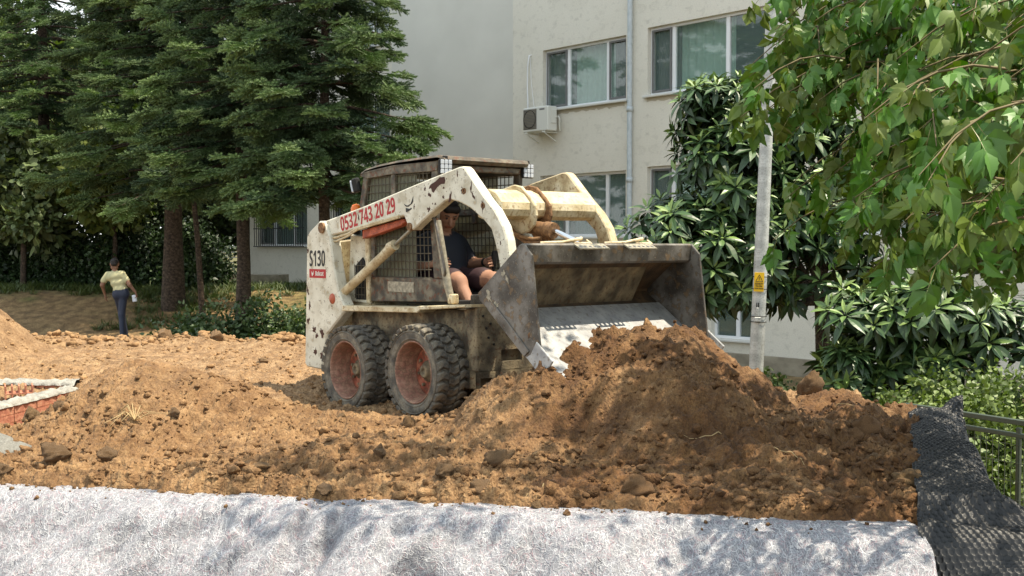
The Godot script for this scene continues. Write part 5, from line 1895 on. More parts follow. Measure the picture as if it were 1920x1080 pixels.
	for k in 4:
		var q: Array = bp[k]
		shrub("leafy_shrub", Vector3(q[0], q[1], q[2]), bl[k], Vector3(q[3], q[4], 0.6), 380, bs, Color(0.07, 0.11, 0.028), Color(0.19, 0.26, 0.06) if k < 3 else Color(0.07, 0.11, 0.035), 350 + k, "garden shrubs on the right")
	shrub("leafy_shrub", Vector3(3.75, -1.05, -9.75), "small green plant growing through the wire fence", Vector3(0.28, 0.62, 0.25), 60, bs, Color(0.06, 0.10, 0.03), Color(0.13, 0.19, 0.05), 359, "garden shrubs on the right")
	# palm-like plant behind the bucket
	var pm := thing("strap_leaf_plant", "spiky strap leaved plant behind the loader's far arm", "plant", Vector3(1.15, -0.9, -15.2))
	rng.seed = 361
	for k in 70:
		var a := rv(0, TAU)
		var lift := rv(0.15, 1.4)
		var d := Vector3(cos(a) * cos(lift), sin(lift), sin(a) * cos(lift))
		var L := Leaves.new()
		var c := Color(0.035, 0.065, 0.035) * rv(0.7, 1.5)
		var up := (Vector3.UP - d * d.y).normalized()
		L.blade(Vector3(rv(-0.12, 0.12), 1.45 + rv(-0.3, 0.3), rv(-0.1, 0.1)), d, up, rv(0.7, 1.1), 0.014, c, c, [1.0, 1.0, 0.9, 0.6], rv(0.1, 0.5), 0.3)
		mesh_node("leaf", L.mesh(), M.leaf, pm)
	var ps := new_st()
	tube(ps, [Vector3(0, -0.2, 0), Vector3(0.02, 0.8, 0), Vector3(0, 1.6, 0)], [0.09, 0.08, 0.07], 9)
	part(pm, "trunk", ps, M.bark)
	build_maple()
	build_grass()

func build_maple():
	rng.seed = 401
	var base := Vector3(5.4, -1.0, -6.6)
	var t := thing("maple_tree", "overhanging tree with hanging toothed leaves at the upper right", "tree", base)
	var st := new_st()
	tube(st, [Vector3(0, -0.3, 0), Vector3(-0.1, 1.6, 0), Vector3(-0.3, 3.0, 0.1), Vector3(-0.9, 4.6, 0.1)], [0.17, 0.14, 0.11, 0.05], 12)
	part(t, "trunk", st, M.bark)
	var leafs := []
	for k in 8: leafs.append(maple_leaf(41 + k))
	# crown volumes (centre, radii, twigs)
	var vols := [
		[Vector3(2.65, 2.38, -5.9), Vector3(1.15, 0.52, 1.3), 78],
		[Vector3(3.0, 2.08, -6.0), Vector3(1.25, 0.58, 1.3), 115],
		[Vector3(3.1, 1.66, -6.6), Vector3(1.15, 0.50, 1.0), 75],
		[Vector3(2.05, 1.9, -4.5), Vector3(0.5, 0.6, 0.6), 30],
		[Vector3(1.75, 4.15, -6.2), Vector3(1.6, 0.7, 1.3), 38],
		[Vector3(3.4, 3.9, -6.4), Vector3(1.5, 0.8, 1.5), 24],
		[Vector3(1.5, 4.9, -5.6), Vector3(1.5, 0.7, 1.2), 26],
		[Vector3(2.0, 2.62, -6.3), Vector3(0.42, 0.45, 0.7), 34]]
	var sb := new_st()
	var limbs := []
	var all := []
	for vv in vols:
		var c: Vector3 = vv[0]
		var lp := [base + Vector3(-0.25, 2.7, 0.1), base.lerp(c, 0.55) + Vector3(0, 2.1, 0), c + Vector3(0.1, 0.15, 0)]
		var ql := []
		for p in lp: ql.append(p - base)
		tube(sb, ql, [0.06, 0.035, 0.012], 7, false)
		for k in vv[2]:
			var d := rdir()
			var rr := pow(rv(0.05, 1.0), 0.4)
			var p: Vector3 = c + Vector3(d.x * vv[1].x, d.y * vv[1].y, d.z * vv[1].z) * rr
			# drooping twig, heading left and down from the tree
			var hd := (Vector3(-1.0, 0, 0.15) + Vector3(rv(-1, 1), 0, rv(-1, 1)) * 0.9).normalized()
			var ln := rv(0.4, 0.75)
			var tp := []
			for m in 5:
				var q := m / 4.0
				tp.append(p + hd * ln * (q - 0.35) + Vector3(0, -0.55 * ln * q * q + 0.12 * q, 0))
			var tl := []
			for x in tp: tl.append(x - base)
			tube(sb, tl, [0.006, 0.005, 0.0045, 0.004, 0.002], 4, false)
			var nl := rng.randi_range(7, 10)
			for m in nl:
				var q := (m + 0.5) / nl
				var f := q * 4.0
				var i0 := mini(int(f), 3)
				var at: Vector3 = tp[i0].lerp(tp[i0 + 1], f - i0)
				var tg: Vector3 = (tp[i0 + 1] - tp[i0]).normalized()
				var sd := 1.0 if m % 2 == 0 else -1.0
				var dv := tg.rotated(Vector3.UP, sd * rv(0.5, 1.3)) + Vector3(0, rv(-0.7, 0.1), 0)
				var bs := frame(dv, Vector3.UP + rdir() * 0.8).scaled(Vector3.ONE * rv(0.6, 1.05))
				all.append([at.length() + rv(0.0, 0.4), Transform3D(bs, at - base), rng.randi() % 8])
	part(t, "limbs", sb, M.twig)
	all.sort_custom(func(a, b): return a[0] < b[0])
	var rest := [[], [], [], [], [], [], [], []]
	var made := 0
	for i in all.size():
		var w: Vector3 = all[i][1].origin + base
		var inview := w.x / -w.z < 0.47 and (w.y - 1.26) / -w.z < 0.21
		if made < 300 and inview:
			made += 1
			var o := mesh_node("leaf", leafs[all[i][2]], M.leaf, t)
			o.transform = all[i][1]
		else:
			rest[all[i][2]].append(all[i][1])
	for k in 8: multi(t, "crown", leafs[k], rest[k], M.leaf)
	# hanging bunches of winged seeds
	for k in 16:
		var p := Vector3(rv(1.9, 3.6), rv(1.35, 2.6), rv(-7.0, -5.0))
		var L := Leaves.new()
		for m in 16:
			var c := Color(0.20, 0.22, 0.06) * rv(0.8, 1.2)
			var d := Vector3(rv(-0.5, 0.5), -1, rv(-0.5, 0.5)).normalized()
			L.blade(Vector3(rv(-0.02, 0.02), -0.012 * m, rv(-0.02, 0.02)), d, Vector3(d.y, -d.x, 0.2).normalized(), 0.042, 0.006, c, c, [0.5, 1.0, 0.8], 0.1, 0.1)
		var o := mesh_node("seed_bunch", L.mesh(), M.leaf, t)
		o.position = p - base
	# one leaf turned orange-red
	var R := Leaves.new()
	R.blade(Vector3.ZERO, Vector3(0.9, 0.35, 0.2).normalized(), Vector3(0.2, 0.3, 0.9).normalized(), 0.10, 0.032, Color(0.42, 0.09, 0.03), Color(0.50, 0.13, 0.04), [0.42, 0.86, 1.0, 0.88, 0.5, 0.2], 0.1, 0.2, 0.15)
	var ro := mesh_node("leaf", R.mesh(), M.leaf, t)
	ro.position = Vector3(1.98, 1.78, -4.88) - base
	ro.set_meta("label", "orange red dying leaf")

func build_grass():
	rng.seed = 421
	var L := Leaves.new()
	for k in 14:
		var a := rv(0, TAU)
		var lift := rv(0.7, 1.4)
		var d := Vector3(cos(a) * cos(lift), sin(lift), sin(a) * cos(lift))
		var c := Color(1, 1, 1) * rv(0.7, 1.3)
		L.blade(Vector3(rv(-0.06, 0.06), 0, rv(-0.06, 0.06)), d, (Vector3.UP - d * d.y).normalized(), rv(0.12, 0.28), 0.006, c, c, [1.0, 0.8], 0.35, 0.2)
	var tuft := L.mesh()
	var xf := []
	var cl := []
	for k in 3600:
		var x := rv(-15.0, -5.5)
		var d := rv(28.0, 31.5)
		if k % 3 == 0:
			x = rv(-6.2, -1.6)
			d = rv(16.2, 22.0)
		if k % 7 == 0:
			x = rv(-9.5, -6.0)
			d = rv(25.5, 28.0)
		if k % 5 == 0:
			x = rv(2.2, 6.5)
			d = rv(9.6, 14.0)
		if nA.get_noise_2d(x * 0.8, d * 0.8) < -0.12: continue
		xf.append(Transform3D(Basis(Vector3.UP, rv(0, TAU)).scaled(Vector3.ONE * rv(0.6, 1.5)), Vector3(x, garden_height(x, d) - 0.02, -d)))
		cl.append(Color(0.05, 0.085, 0.022).lerp(Color(0.13, 0.16, 0.05), rv(0, 1)))
	var gr := multi(self, "grass", tuft, xf, M.leaf, cl)
	tag(gr, "rough green grass growing under the trees and shrubs", "grass", "", "stuff")
# ---------------------------------------------------------------- people
# bones: [a, b, radius a, radius b, colour]; meshed as surface nets of the joined distance field
func nets(bones: Array, cell: float, k: float, v: PackedVector3Array, idx: PackedInt32Array, col: PackedColorArray):
	var lo := Vector3.ONE * 1e9
	var hi := -Vector3.ONE * 1e9
	for b in bones:
		var r: float = maxf(b[2], b[3]) + k + cell * 2.0
		for p in [b[0], b[1]]:
			lo = lo.min(p - Vector3.ONE * r)
			hi = hi.max(p + Vector3.ONE * r)
	var n := Vector3i(((hi - lo) / cell).ceil()) + Vector3i.ONE
	var F := PackedFloat32Array()
	F.resize(n.x * n.y * n.z)
	F.fill(9.0)
	var near := PackedFloat32Array()
	near.resize(F.size())
	near.fill(9.0)
	var who := PackedByteArray()
	who.resize(F.size())
	for bi in bones.size():
		var b: Array = bones[bi]
		var A: Vector3 = b[0]
		var B: Vector3 = b[1]
		var ra: float = b[2]
		var rb: float = b[3]
		var r := maxf(ra, rb) + k + cell * 1.5
		var i0 := Vector3i(((A.min(B) - Vector3.ONE * r - lo) / cell).floor()).clamp(Vector3i.ZERO, n - Vector3i.ONE)
		var i1 := Vector3i(((A.max(B) + Vector3.ONE * r - lo) / cell).ceil()).clamp(Vector3i.ZERO, n - Vector3i.ONE)
		var ba := B - A
		var den := maxf(ba.length_squared(), 1e-9)
		for z in range(i0.z, i1.z + 1):
			for y in range(i0.y, i1.y + 1):
				var row := (z * n.y + y) * n.x
				for x in range(i0.x, i1.x + 1):
					var p := lo + Vector3(x, y, z) * cell
					var t := clampf((p - A).dot(ba) / den, 0.0, 1.0)
					var d := (p - A - ba * t).length() - lerpf(ra, rb, t)
					var q := row + x
					if d < near[q]:
						near[q] = d
						who[q] = bi
					var f := F[q]
					var h := maxf(k - absf(f - d), 0.0) / k
					F[q] = minf(f, d) - h * h * k * 0.25
	var vid := PackedInt32Array()
	vid.resize(F.size())
	vid.fill(-1)
	var sx := 1
	var sy := n.x
	var sz := n.x * n.y
	var corner := [0, sx, sy, sx + sy, sz, sx + sz, sy + sz, sx + sy + sz]
	var cpos := [Vector3(0, 0, 0), Vector3(1, 0, 0), Vector3(0, 1, 0), Vector3(1, 1, 0), Vector3(0, 0, 1), Vector3(1, 0, 1), Vector3(0, 1, 1), Vector3(1, 1, 1)]
	var edges := [[0, 1], [2, 3], [4, 5], [6, 7], [0, 2], [1, 3], [4, 6], [5, 7], [0, 4], [1, 5], [2, 6], [3, 7]]
	for z in n.z - 1:
		for y in n.y - 1:
			for x in n.x - 1:
				var q := (z * n.y + y) * n.x + x
				var f0 := F[q]
				if absf(f0) > cell * 2.5: continue
				var s0 := f0 < 0.0
				var mixed := false
				for c in 7:
					if (F[q + corner[c + 1]] < 0.0) != s0:
						mixed = true
						break
				if not mixed: continue
				var sum := Vector3.ZERO
				var cnt := 0
				for e in edges:
					var fa := F[q + corner[e[0]]]
					var fb := F[q + corner[e[1]]]
					if (fa < 0.0) != (fb < 0.0):
						sum += (cpos[e[0]] as Vector3).lerp(cpos[e[1]], fa / (fa - fb))
						cnt += 1
				vid[q] = v.size()
				v.append(lo + (Vector3(x, y, z) + sum / cnt) * cell)
				col.append(bones[who[q]][4])
	for z in range(1, n.z - 1):
		for y in range(1, n.y - 1):
			for x in range(1, n.x - 1):
				var q := (z * n.y + y) * n.x + x
				var f0 := F[q]
				if absf(f0) > cell * 2.5: continue
				for ax in 3:
					var s1: int = [sx, sy, sz][ax]
					if (F[q + s1] < 0.0) == (f0 < 0.0): continue
					var u: int = [sy, sz, sx][ax]
					var w: int = [sz, sx, sy][ax]
					var a := vid[q]
					var b := vid[q - u]
					var c := vid[q - u - w]
					var d := vid[q - w]
					if a < 0 or b < 0 or c < 0 or d < 0: continue
					if f0 < 0.0: idx.append_array([a, c, b, a, d, c])
					else: idx.append_array([a, b, c, a, c, d])

func hand_bones(w: Vector3, dir: Vector3, palm_n: Vector3, curl: float, skin: Color, side: float) -> Array:
	# wrist w, fingers along dir bending towards palm_n
	var out := []
	var across := dir.cross(palm_n).normalized() * side
	var p1 := w + dir * 0.085
	for s in [-0.5, 0.0, 0.5]:
		out.append([w + across * s * 0.035, p1 + across * s * 0.055, 0.017, 0.016, skin])
	var lens := [0.062, 0.072, 0.067, 0.052]
	for i in 4:
		var o := across * (-0.033 + 0.022 * i)
		var a := p1 + o
		var d1 := (dir * cos(curl) + palm_n * sin(curl)).normalized()
		var d2 := (dir * cos(curl * 2.1) + palm_n * sin(curl * 2.1)).normalized()
		var m: Vector3 = a + d1 * lens[i] * 0.55
		out.append([a, m, 0.0092, 0.0086, skin])
		out.append([m, m + d2 * lens[i] * 0.55, 0.0086, 0.0075, skin])
	var tb := w + dir * 0.03 - across * 0.03
	var tm := tb - across * 0.028 + dir * 0.03 + palm_n * 0.015
	out.append([tb, tm, 0.0115, 0.010, skin])
	out.append([tm, tm + dir * 0.028 + palm_n * 0.022, 0.010, 0.0085, skin])
	return out

func head_bones(c: Vector3, fwd: Vector3, up: Vector3, skin: Color, hair: Color, s := 1.0) -> Array:
	var r := fwd.cross(up).normalized()
	var dark := Color(0.02, 0.015, 0.012)
	var lip := Color(skin.r * 0.8, skin.g * 0.55, skin.b * 0.5)
	var o := []
	var P := func(f: float, u: float, q: float) -> Vector3: return c + (fwd * f + up * u + r * q) * s
	o.append([P.call(-0.005, 0.035, 0.0), P.call(-0.02, 0.03, 0.0), 0.083 * s, 0.082 * s, skin])       # skull
	o.append([P.call(0.02, -0.03, 0.0), P.call(0.035, -0.085, 0.0), 0.062 * s, 0.036 * s, skin])        # face and jaw
	o.append([P.call(0.0, -0.06, 0.03), P.call(0.0, -0.06, -0.03), 0.045 * s, 0.045 * s, skin])
	o.append([P.call(0.075, 0.005, 0.0), P.call(0.098, -0.028, 0.0), 0.011 * s, 0.015 * s, skin])       # nose
	o.append([P.call(0.07, -0.058, 0.018), P.call(0.07, -0.058, -0.018), 0.0095 * s, 0.0095 * s, lip])  # mouth
	for q in [-1.0, 1.0]:
		o.append([P.call(0.073, 0.012, 0.03 * q), P.call(0.072, 0.012, 0.034 * q), 0.0065 * s, 0.006 * s, dark])      # eye
		o.append([P.call(0.078, 0.030, 0.018 * q), P.call(0.068, 0.034, 0.046 * q), 0.0042 * s, 0.0035 * s, Color(0.05, 0.03, 0.02)])     # brow
		o.append([P.call(-0.012, 0.015, 0.082 * q), P.call(-0.008, -0.025, 0.078 * q), 0.014 * s, 0.010 * s, skin])   # ear
	o.append([P.call(-0.012, 0.062, 0.0), P.call(-0.035, 0.045, 0.0), 0.078 * s, 0.082 * s, hair])
	o.append([P.call(0.052, 0.082, 0.035), P.call(0.052, 0.082, -0.035), 0.034 * s, 0.034 * s, hair])
	o.append([P.call(-0.062, 0.0, 0.02), P.call(-0.062, 0.0, -0.02), 0.045 * s, 0.045 * s, hair])
	return o

func person_mesh(body: Array, fine: Array, cell: float, fcell: float) -> ArrayMesh:
	var v := PackedVector3Array()
	var idx := PackedInt32Array()
	var col := PackedColorArray()
	nets(body, cell, 0.035, v, idx, col)
	for f in fine: nets(f, fcell, 0.008, v, idx, col)
	return array_mesh(v, idx, col)

func build_people():
	# --- driver, in the loader's own axes
	var skin := Color(0.36, 0.19, 0.125)
	var hair := Color(0.012, 0.010, 0.009)
	var navy := Color(0.010, 0.013, 0.026)
	var maroon := Color(0.045, 0.022, 0.027)
	var shoe := Color(0.03, 0.03, 0.032)
	var b := [
		[Vector3(-0.56, 0.98, 0.10), Vector3(-0.56, 0.98, -0.10), 0.125, 0.125, maroon],
		[Vector3(-0.54, 1.03, 0.05), Vector3(-0.54, 1.03, -0.05), 0.150, 0.150, navy],
		[Vector3(-0.55, 1.10, 0.07), Vector3(-0.55, 1.10, -0.07), 0.150, 0.150, navy],
		[Vector3(-0.56, 1.20, 0.08), Vector3(-0.56, 1.20, -0.08), 0.140, 0.140, navy],
		[Vector3(-0.56, 1.29, 0.11), Vector3(-0.56, 1.29, -0.11), 0.095, 0.095, navy],
		[Vector3(-0.55, 1.33, 0.0), Vector3(-0.51, 1.43, 0.0), 0.062, 0.058, skin],
		# thighs, knees, shins
		[Vector3(-0.54, 0.975, 0.11), Vector3(-0.17, 1.0, 0.175), 0.105, 0.090, maroon],
		[Vector3(-0.19, 1.0, 0.175), Vector3(-0.08, 0.99, 0.19), 0.078, 0.065, skin],
		[Vector3(-0.08, 0.98, 0.19), Vector3(0.06, 0.82, 0.19), 0.062, 0.045, skin],
		[Vector3(0.07, 0.79, 0.19), Vector3(0.18, 0.785, 0.19), 0.040, 0.034, shoe],
		[Vector3(-0.54, 0.975, -0.10), Vector3(-0.14, 1.0, -0.10), 0.105, 0.092, maroon],
		[Vector3(-0.16, 1.0, -0.10), Vector3(0.0, 0.995, -0.10), 0.082, 0.066, skin],
		[Vector3(0.0, 0.985, -0.10), Vector3(0.12, 0.82, -0.11), 0.063, 0.047, skin],
		[Vector3(0.13, 0.79, -0.11), Vector3(0.23, 0.785, -0.11), 0.040, 0.034, shoe],
		# arms
		[Vector3(-0.56, 1.29, 0.19), Vector3(-0.58, 1.13, 0.27), 0.062, 0.056, navy],
		[Vector3(-0.58, 1.14, 0.27), Vector3(-0.57, 1.08, 0.285), 0.048, 0.044, skin],
		[Vector3(-0.57, 1.08, 0.285), Vector3(-0.30, 1.125, 0.26), 0.043, 0.028, skin],
		[Vector3(-0.56, 1.29, -0.19), Vector3(-0.54, 1.16, -0.27), 0.062, 0.058, navy],
		[Vector3(-0.54, 1.16, -0.27), Vector3(-0.51, 1.12, -0.285), 0.048, 0.045, skin],
		[Vector3(-0.51, 1.12, -0.285), Vector3(-0.29, 1.135, -0.26), 0.046, 0.030, skin]]
	var fwd := Vector3(0.86, -0.46, 0.26).normalized()
	var up := (Vector3(0.3, 1, 0.02) - fwd * fwd.dot(Vector3(0.3, 1, 0.02))).normalized()
	var fine := [head_bones(Vector3(-0.475, 1.505, 0.0), fwd, up, skin, hair, 1.06)]
	for s in [1.0, -1.0]:
		fine.append(hand_bones(Vector3(-0.30, 1.128, 0.262 * s), Vector3(0.95, 0.12, -0.1 * s).normalized(), Vector3(0.05, -0.15, -1.0 * s).normalized(), 0.75, skin, s))
	var d := mesh_node("person", person_mesh(b, fine, 0.013, 0.0045), M.skin_etc, self)
	d.position = Vector3(-0.2147, 0, -8.6735)
	d.rotation.y = deg_to_rad(-50)
	tag(d, "driver in a dark navy shirt and maroon shorts seated in the loader's cab", "person")
	var wb := new_st()
	lathe(wb, [Vector2(0.031, -0.012), Vector2(0.036, -0.012), Vector2(0.036, 0.012), Vector2(0.031, 0.012)], 16, Transform3D(Basis(Vector3.UP, PI / 2), Vector3(-0.315, 1.132, -0.262)))
	part(d, "wristband", wb, M.black)
	# --- walker, seen from behind
	var sk := Color(0.24, 0.125, 0.075)
	var tee := Color(0.50, 0.47, 0.27)
	var jean := Color(0.020, 0.028, 0.058)
	var w := [
		[Vector3(-0.12, 0.98, 0.0), Vector3(0.02, 0.98, 0.0), 0.115, 0.115, jean],
		[Vector3(-0.10, 1.04, 0.0), Vector3(0.01, 1.04, 0.0), 0.10, 0.10, jean],
		[Vector3(-0.11, 1.10, -0.01), Vector3(-0.02, 1.10, -0.01), 0.105, 0.105, tee],
		[Vector3(-0.17, 1.22, -0.02), Vector3(-0.05, 1.23, -0.02), 0.105, 0.105, tee],
		[Vector3(-0.26, 1.35, -0.03), Vector3(-0.07, 1.37, -0.03), 0.10, 0.10, tee],
		[Vector3(-0.31, 1.41, -0.04), Vector3(-0.05, 1.43, -0.04), 0.065, 0.065, tee],
		[Vector3(-0.19, 1.45, -0.05), Vector3(-0.20, 1.53, -0.07), 0.055, 0.052, sk],
		[Vector3(-0.34, 1.41, -0.03), Vector3(-0.41, 1.28, 0.0), 0.062, 0.068, tee],
		[Vector3(-0.40, 1.30, 0.0), Vector3(-0.44, 1.18, 0.02), 0.045, 0.042, sk],
		[Vector3(-0.44, 1.18, 0.02), Vector3(-0.42, 0.97, -0.08), 0.040, 0.028, sk],
		[Vector3(-0.02, 1.42, -0.03), Vector3(0.07, 1.29, 0.0), 0.062, 0.066, tee],
		[Vector3(0.06, 1.31, 0.0), Vector3(0.15, 1.19, 0.04), 0.045, 0.042, sk],
		[Vector3(0.15, 1.19, 0.04), Vector3(0.27, 1.03, 0.02), 0.040, 0.028, sk],
		[Vector3(0.0, 0.95, 0.0), Vector3(-0.02, 0.55, 0.06), 0.095, 0.070, jean],
		[Vector3(-0.02, 0.55, 0.06), Vector3(0.03, 0.12, 0.16), 0.068, 0.052, jean],
		[Vector3(0.03, 0.09, 0.16), Vector3(0.05, 0.04, 0.04), 0.042, 0.036, shoe],
		[Vector3(-0.11, 0.95, 0.0), Vector3(-0.12, 0.56, -0.24), 0.095, 0.072, jean],
		[Vector3(-0.12, 0.56, -0.24), Vector3(-0.09, 0.12, -0.38), 0.068, 0.052, jean],
		[Vector3(-0.09, 0.06, -0.38), Vector3(-0.09, 0.04, -0.52), 0.042, 0.036, shoe]]
	var hd := head_bones(Vector3(-0.205, 1.62, -0.08), Vector3(-0.1, -0.25, -1).normalized(), Vector3(0, 1, -0.25).normalized(), sk, hair, 1.05)
	var wf := [hd, hand_bones(Vector3(-0.42, 0.97, -0.08), Vector3(0.05, -0.95, -0.2).normalized(), Vector3(0.9, 0, -0.3).normalized(), 0.35, sk, 1.0), hand_bones(Vector3(0.27, 1.03, 0.02), Vector3(0.25, -0.95, 0.0).normalized(), Vector3(-0.9, -0.2, 0.2).normalized(), 0.6, sk, -1.0)]
	var gy := garden_height(-8.34, 24.0)
	var wk := mesh_node("person", person_mesh(w, wf, 0.016, 0.006), M.skin_etc, self)
	wk.position = Vector3(-8.34, gy - 0.005, -24.0)
	tag(wk, "person in a pale yellow t-shirt and jeans walking away on the path", "person")
	var pk := new_st()
	box(pk, Vector3(0.25, 0.90, 0.03), Vector3(0.09, 0.15, 0.06), 0.012, Basis(Vector3(0, 0, 1), 0.12))
	var pb := part(self, "white_package", pk, M.paper)
	pb.position = wk.position
	tag(pb, "white package held in the walking person's right hand", "package")
# ---------------------------------------------------------------- rocks and clods
func lump_mesh(seed_: int, rough: float, n := 10) -> ArrayMesh:
	var nz := fnl(seed_, 0.9, 3)
	var v := PackedVector3Array()
	var idx := PackedInt32Array()
	for j in n:
		for i in n:
			var th := TAU * i / n
			var ph := PI * j / (n - 1.0)
			var d := Vector3(sin(ph) * cos(th), cos(ph), sin(ph) * sin(th))
			var r := 1.0 + rough * nz.get_noise_3d(d.x * 1.3, d.y * 1.3, d.z * 1.3)
			for k in 6:     # flat facets
				var q := Vector3(sin(seed_ * 1.7 + k * 2.1), cos(seed_ * 0.9 + k * 1.3), sin(seed_ * 2.3 + k * 3.7)).normalized()
				var c := d.dot(q)
				if c > 0.0: r = minf(r, (0.80 + 0.12 * sin(seed_ + k)) / c)
			v.append(d * r)
	for j in n - 1:
		for i in n:
			var a := j * n + i
			var b := j * n + (i + 1) % n
			idx.append_array([a, b, b + n, a, b + n, a + n])
	return array_mesh(v, idx)

func with_white(m: ArrayMesh) -> ArrayMesh:
	return with_tint(m, Color.WHITE)

func with_tint(m: ArrayMesh, tint: Color) -> ArrayMesh:
	var a := m.surface_get_arrays(0)
	var c := PackedColorArray()
	c.resize(a[Mesh.ARRAY_VERTEX].size())
	c.fill(tint)
	a[Mesh.ARRAY_COLOR] = c
	var o := ArrayMesh.new()
	o.add_surface_from_arrays(Mesh.PRIMITIVE_TRIANGLES, a)
	return o

func build_small_things():
	rng.seed = 501
	# countless crumbs and clods
	var shapes := []
	for k in 5: shapes.append(with_white(lump_mesh(60 + k, 0.9, 7)))
	var xf := [[], [], [], [], []]
	var cl := [[], [], [], [], []]
	for k in 22000:
		var d := 5.2 + 9.0 * pow(rv(0, 1), 1.9)
		var x := rv(-0.5 * d - 0.3, minf(side_edge(d), 2.9))
		if d < front_edge(x) + spill(x) + 0.02: continue
		if d > back_edge(x) - 0.1: continue
		if nA.get_noise_2d(x * 1.1 + 60.0, d * 1.1) < rv(-0.5, 0.35): continue
		var r := 0.006 + 0.018 * pow(rv(0, 1), 4.0) + 0.026 * pow(rv(0, 1), 20.0)
		if d < front_edge(x) + 0.5: r *= 1.2
		var w := k % 5
		xf[w].append(Transform3D(Basis(rdir(), rv(0, TAU)).scaled(Vector3(rv(0.8, 1.3), rv(0.6, 1.0), rv(0.8, 1.2)) * r), Vector3(x, earth_height(x, d) + r * 0.25, -d)))
		var c := earth_tint(x, d) * rv(0.85, 1.18)
		cl[w].append(c)
	for k in 700:        # broken lumps along the back berm
		var x := rv(-7.0, 0.5)
		var d := back_edge(x) - rv(0.05, 0.9)
		var r := 0.012 + 0.055 * pow(rv(0, 1), 3.5)
		xf[k % 5].append(Transform3D(Basis(rdir(), rv(0, TAU)).scaled(Vector3(rv(0.8, 1.3), rv(0.6, 1.0), rv(0.8, 1.2)) * r), Vector3(x, earth_height(x, d) + r * 0.3, -d)))
		cl[k % 5].append(earth_tint(x, d) * rv(0.9, 1.15))
	for k in 420:        # crumbs rolled onto the felt's rim
		var x := rv(-3.0, 1.75)
		if nB.get_noise_2d(x * 0.4, 15.0) < rv(-0.6, 0.4): continue
		var d := front_edge(x) + spill(x) - 0.16 * pow(rv(0, 1), 2.2) + 0.02
		var r := 0.004 + 0.011 * pow(rv(0, 1), 5.0)
		xf[k % 5].append(Transform3D(Basis(rdir(), rv(0, TAU)).scaled(Vector3.ONE * r), Vector3(x, -0.012 + r * 0.4 - maxf(0.0, front_edge(x) - 0.04 - d) * 0.28, -d)))
		cl[k % 5].append(earth_tint(x, d) * 0.9)
	for w in 5:
		var mm := multi(self, "soil_clods", shapes[w], xf[w], M.clod, cl[w])
		tag(mm, "crumbs and clods of brown soil strewn over the earth", "soil clods", "soil clods on the earth", "stuff")
	# stones that can be told apart: x, depth, size x/y/z, label
	var R := [
		[2.22, 8.35, 0.16, 0.21, 0.13, "large upright tan boulder on the crest near the lamp post"],
		[1.98, 8.45, 0.10, 0.085, 0.09, "rounded stone just left of the large upright boulder"],
		[2.86, 9.05, 0.17, 0.10, 0.12, "angular brown boulder at the crest beyond the large upright one"],
		[0.62, 5.55, 0.15, 0.10, 0.10, "broad tan stone at the felt's edge below the heap"],
		[-1.33, 5.92, 0.13, 0.055, 0.07, "flat pale slab lying at the felt's edge left of centre"],
		[-0.73, 6.15, 0.085, 0.06, 0.06, "tan stone standing on the slope below the front wheel"],
		[-1.12, 7.35, 0.08, 0.06, 0.06, "pale stone left of the front wheel's tracks"],
		[-0.68, 7.32, 0.11, 0.09, 0.08, "tan lump in the rut right below the front wheel"],
		[-0.35, 5.72, 0.10, 0.07, 0.08, "brown stone at the foot of the heap near the felt"],
		[-0.16, 5.62, 0.12, 0.085, 0.09, "big brown lump beside a smaller one at the felt's edge"],
		[-0.07, 5.95, 0.13, 0.09, 0.09, "rounded brown lump above the pair of lumps at the felt"],
		[2.02, 6.55, 0.085, 0.07, 0.07, "upper pale stone of the pair near the membrane"],
		[2.05, 6.32, 0.075, 0.06, 0.06, "lower pale stone of the pair near the membrane"],
		[2.18, 6.85, 0.17, 0.13, 0.13, "large dark brown clod in the shade near the membrane"],
		[2.05, 5.75, 0.15, 0.10, 0.12, "dark clod in the corner between felt and membrane"],
		[1.62, 5.72, 0.065, 0.055, 0.05, "small brown stone of two below the heap's right slope"],
		[1.72, 5.66, 0.05, 0.042, 0.045, "smaller brown stone right of its twin on the right slope"],
		[1.75, 7.35, 0.085, 0.07, 0.07, "brown stone on the heap's right shoulder in dappled light"],
		[-2.12, 7.0, 0.075, 0.06, 0.055, "single dark stone on the left mound's slope"],
		[-2.55, 6.2, 0.12, 0.09, 0.09, "blocky clod near the left end of the felt's edge"],
		[-2.78, 6.0, 0.13, 0.08, 0.09, "big dusty clod at the felt's edge furthest left"],
		[-2.28, 6.28, 0.10, 0.07, 0.08, "dusty clod on the left mound above the felt"],
		[-3.15, 7.3, 0.13, 0.09, 0.08, "dark clod beside the hollow below the red block wall"],
		[-2.92, 7.2, 0.11, 0.08, 0.08, "crumbling clod right of the hollow below the red block wall"],
		[-1.75, 6.1, 0.08, 0.05, 0.06, "low dusty stone near the flat slab at the felt"],
		[-0.95, 5.62, 0.10, 0.05, 0.06, "flat brown stone at the felt's edge under the wheel tracks"],
		[0.12, 5.42, 0.055, 0.045, 0.045, "little brown stone resting just above the felt's rim"],
		[0.28, 5.35, 0.032, 0.028, 0.03, "brown stone that rolled onto the grey felt"],
		[-1.1, 13.3, 0.16, 0.12, 0.12, "pale clod on the back berm left of the loader"],
		[-4.2, 13.5, 0.20, 0.15, 0.14, "pale lump on the back berm below the thick trunk"],
		[-3.55, 13.4, 0.17, 0.13, 0.13, "reddish pale lump on the back berm near the loader"],
		[-2.5, 11.2, 0.10, 0.05, 0.07, "pale stone flush with the scraped yard behind the rear wheel"]]
	var i := 0
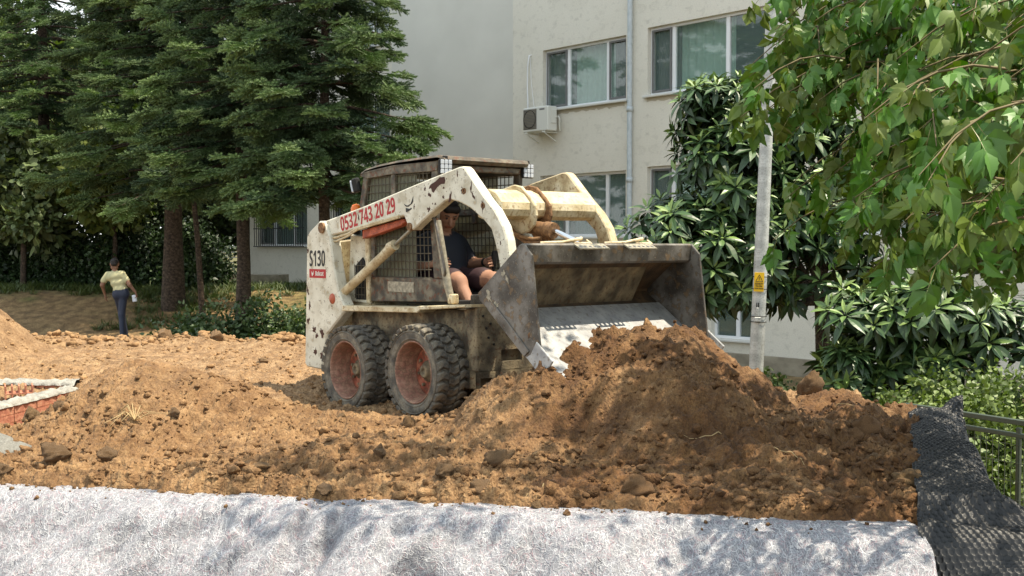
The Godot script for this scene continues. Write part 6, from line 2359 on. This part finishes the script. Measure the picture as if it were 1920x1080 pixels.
	for q in R:
		var x: float = q[0]
		var d: float = q[1]
		var et := earth_tint(x, d)
		var o := mesh_node("stone", with_tint(lump_mesh(100 + i * 3, 0.7, 18), Color(et.r * 0.6 + 0.55, et.g * 0.6 + 0.50, et.b * 0.6 + 0.44) * rv(1.05, 1.35)), M.stone, self)
		o.position = Vector3(x, earth_height(x, d) + q[3] * 0.25, -d)
		if q[5].contains("onto the grey"): o.position = Vector3(0.26, -0.012, -5.29)
		o.rotation = Vector3(rv(-0.25, 0.25), rv(0, TAU), rv(-0.25, 0.25))
		o.scale = Vector3(q[2], q[3], q[4]) * 0.62
		tag(o, q[5], "stone", "loose stones on the earth")
		i += 1
	# dry root tuft and straws
	var rt := thing("dry_root_tuft", "dry tangled root tuft sticking out of the left mound", "root", Vector3(-2.32, earth_height(-2.32, 6.85), -6.85))
	for k in 14:
		var st := new_st()
		var a := rv(0, TAU)
		var l := rv(0.08, 0.24)
		tube(st, [Vector3.ZERO, Vector3(cos(a) * l * 0.4, rv(0.03, 0.10), sin(a) * l * 0.4), Vector3(cos(a) * l, rv(-0.02, 0.05), sin(a) * l)], [0.004, 0.003, 0.0015], 5, false)
		part(rt, "root", st, M.straw)
	var S := [[0.16, 5.62, 0.2, 1.9, "pale curved straw sticking up at the felt's edge"], [1.4, 5.95, 0.2, 0.4, "dry twig lying across the heap's shaded slope"], [1.2, 6.3, 0.24, 2.6, "long dry twig in the middle of the shaded slope"], [2.1, 7.3, 0.2, 0.1, "thin pale twig lying near the membrane"]]
	for q in S:
		var st := new_st()
		var y := earth_height(q[0], q[1])
		var tw := []
		for m in 7:
			var u := m / 6.0
			var px: float = cos(q[3] + 0.5 * u) * q[2] * u
			var pz: float = sin(q[3] + 0.5 * u) * q[2] * u
			tw.append(Vector3(px, earth_height(q[0] + px, q[1] - pz) - y + 0.008 + 0.012 * sin(u * 5.0), pz))
		tube(st, tw, [0.0035, 0.0035, 0.003, 0.003, 0.0025, 0.002, 0.0015], 5)
		var o := part(self, "dry_twig", st, M.straw)
		o.position = Vector3(q[0], y, -q[1])
		tag(o, q[4], "twig", "dry twigs on the earth")
	# small enamel board leaning at the loquat's foot
	var sb := new_st()
	box(sb, Vector3(0, 0.16, 0), Vector3(0.22, 0.32, 0.02), 0.003, Basis(Vector3.RIGHT, -0.25))
	var bo := part(self, "leaning_board", sb, M.pipe)
	bo.position = Vector3(3.75, -1.0, -12.3)
	bo.rotation.y = 0.5
	tag(bo, "small pale board leaning at the foot of the loquat trunk", "board")
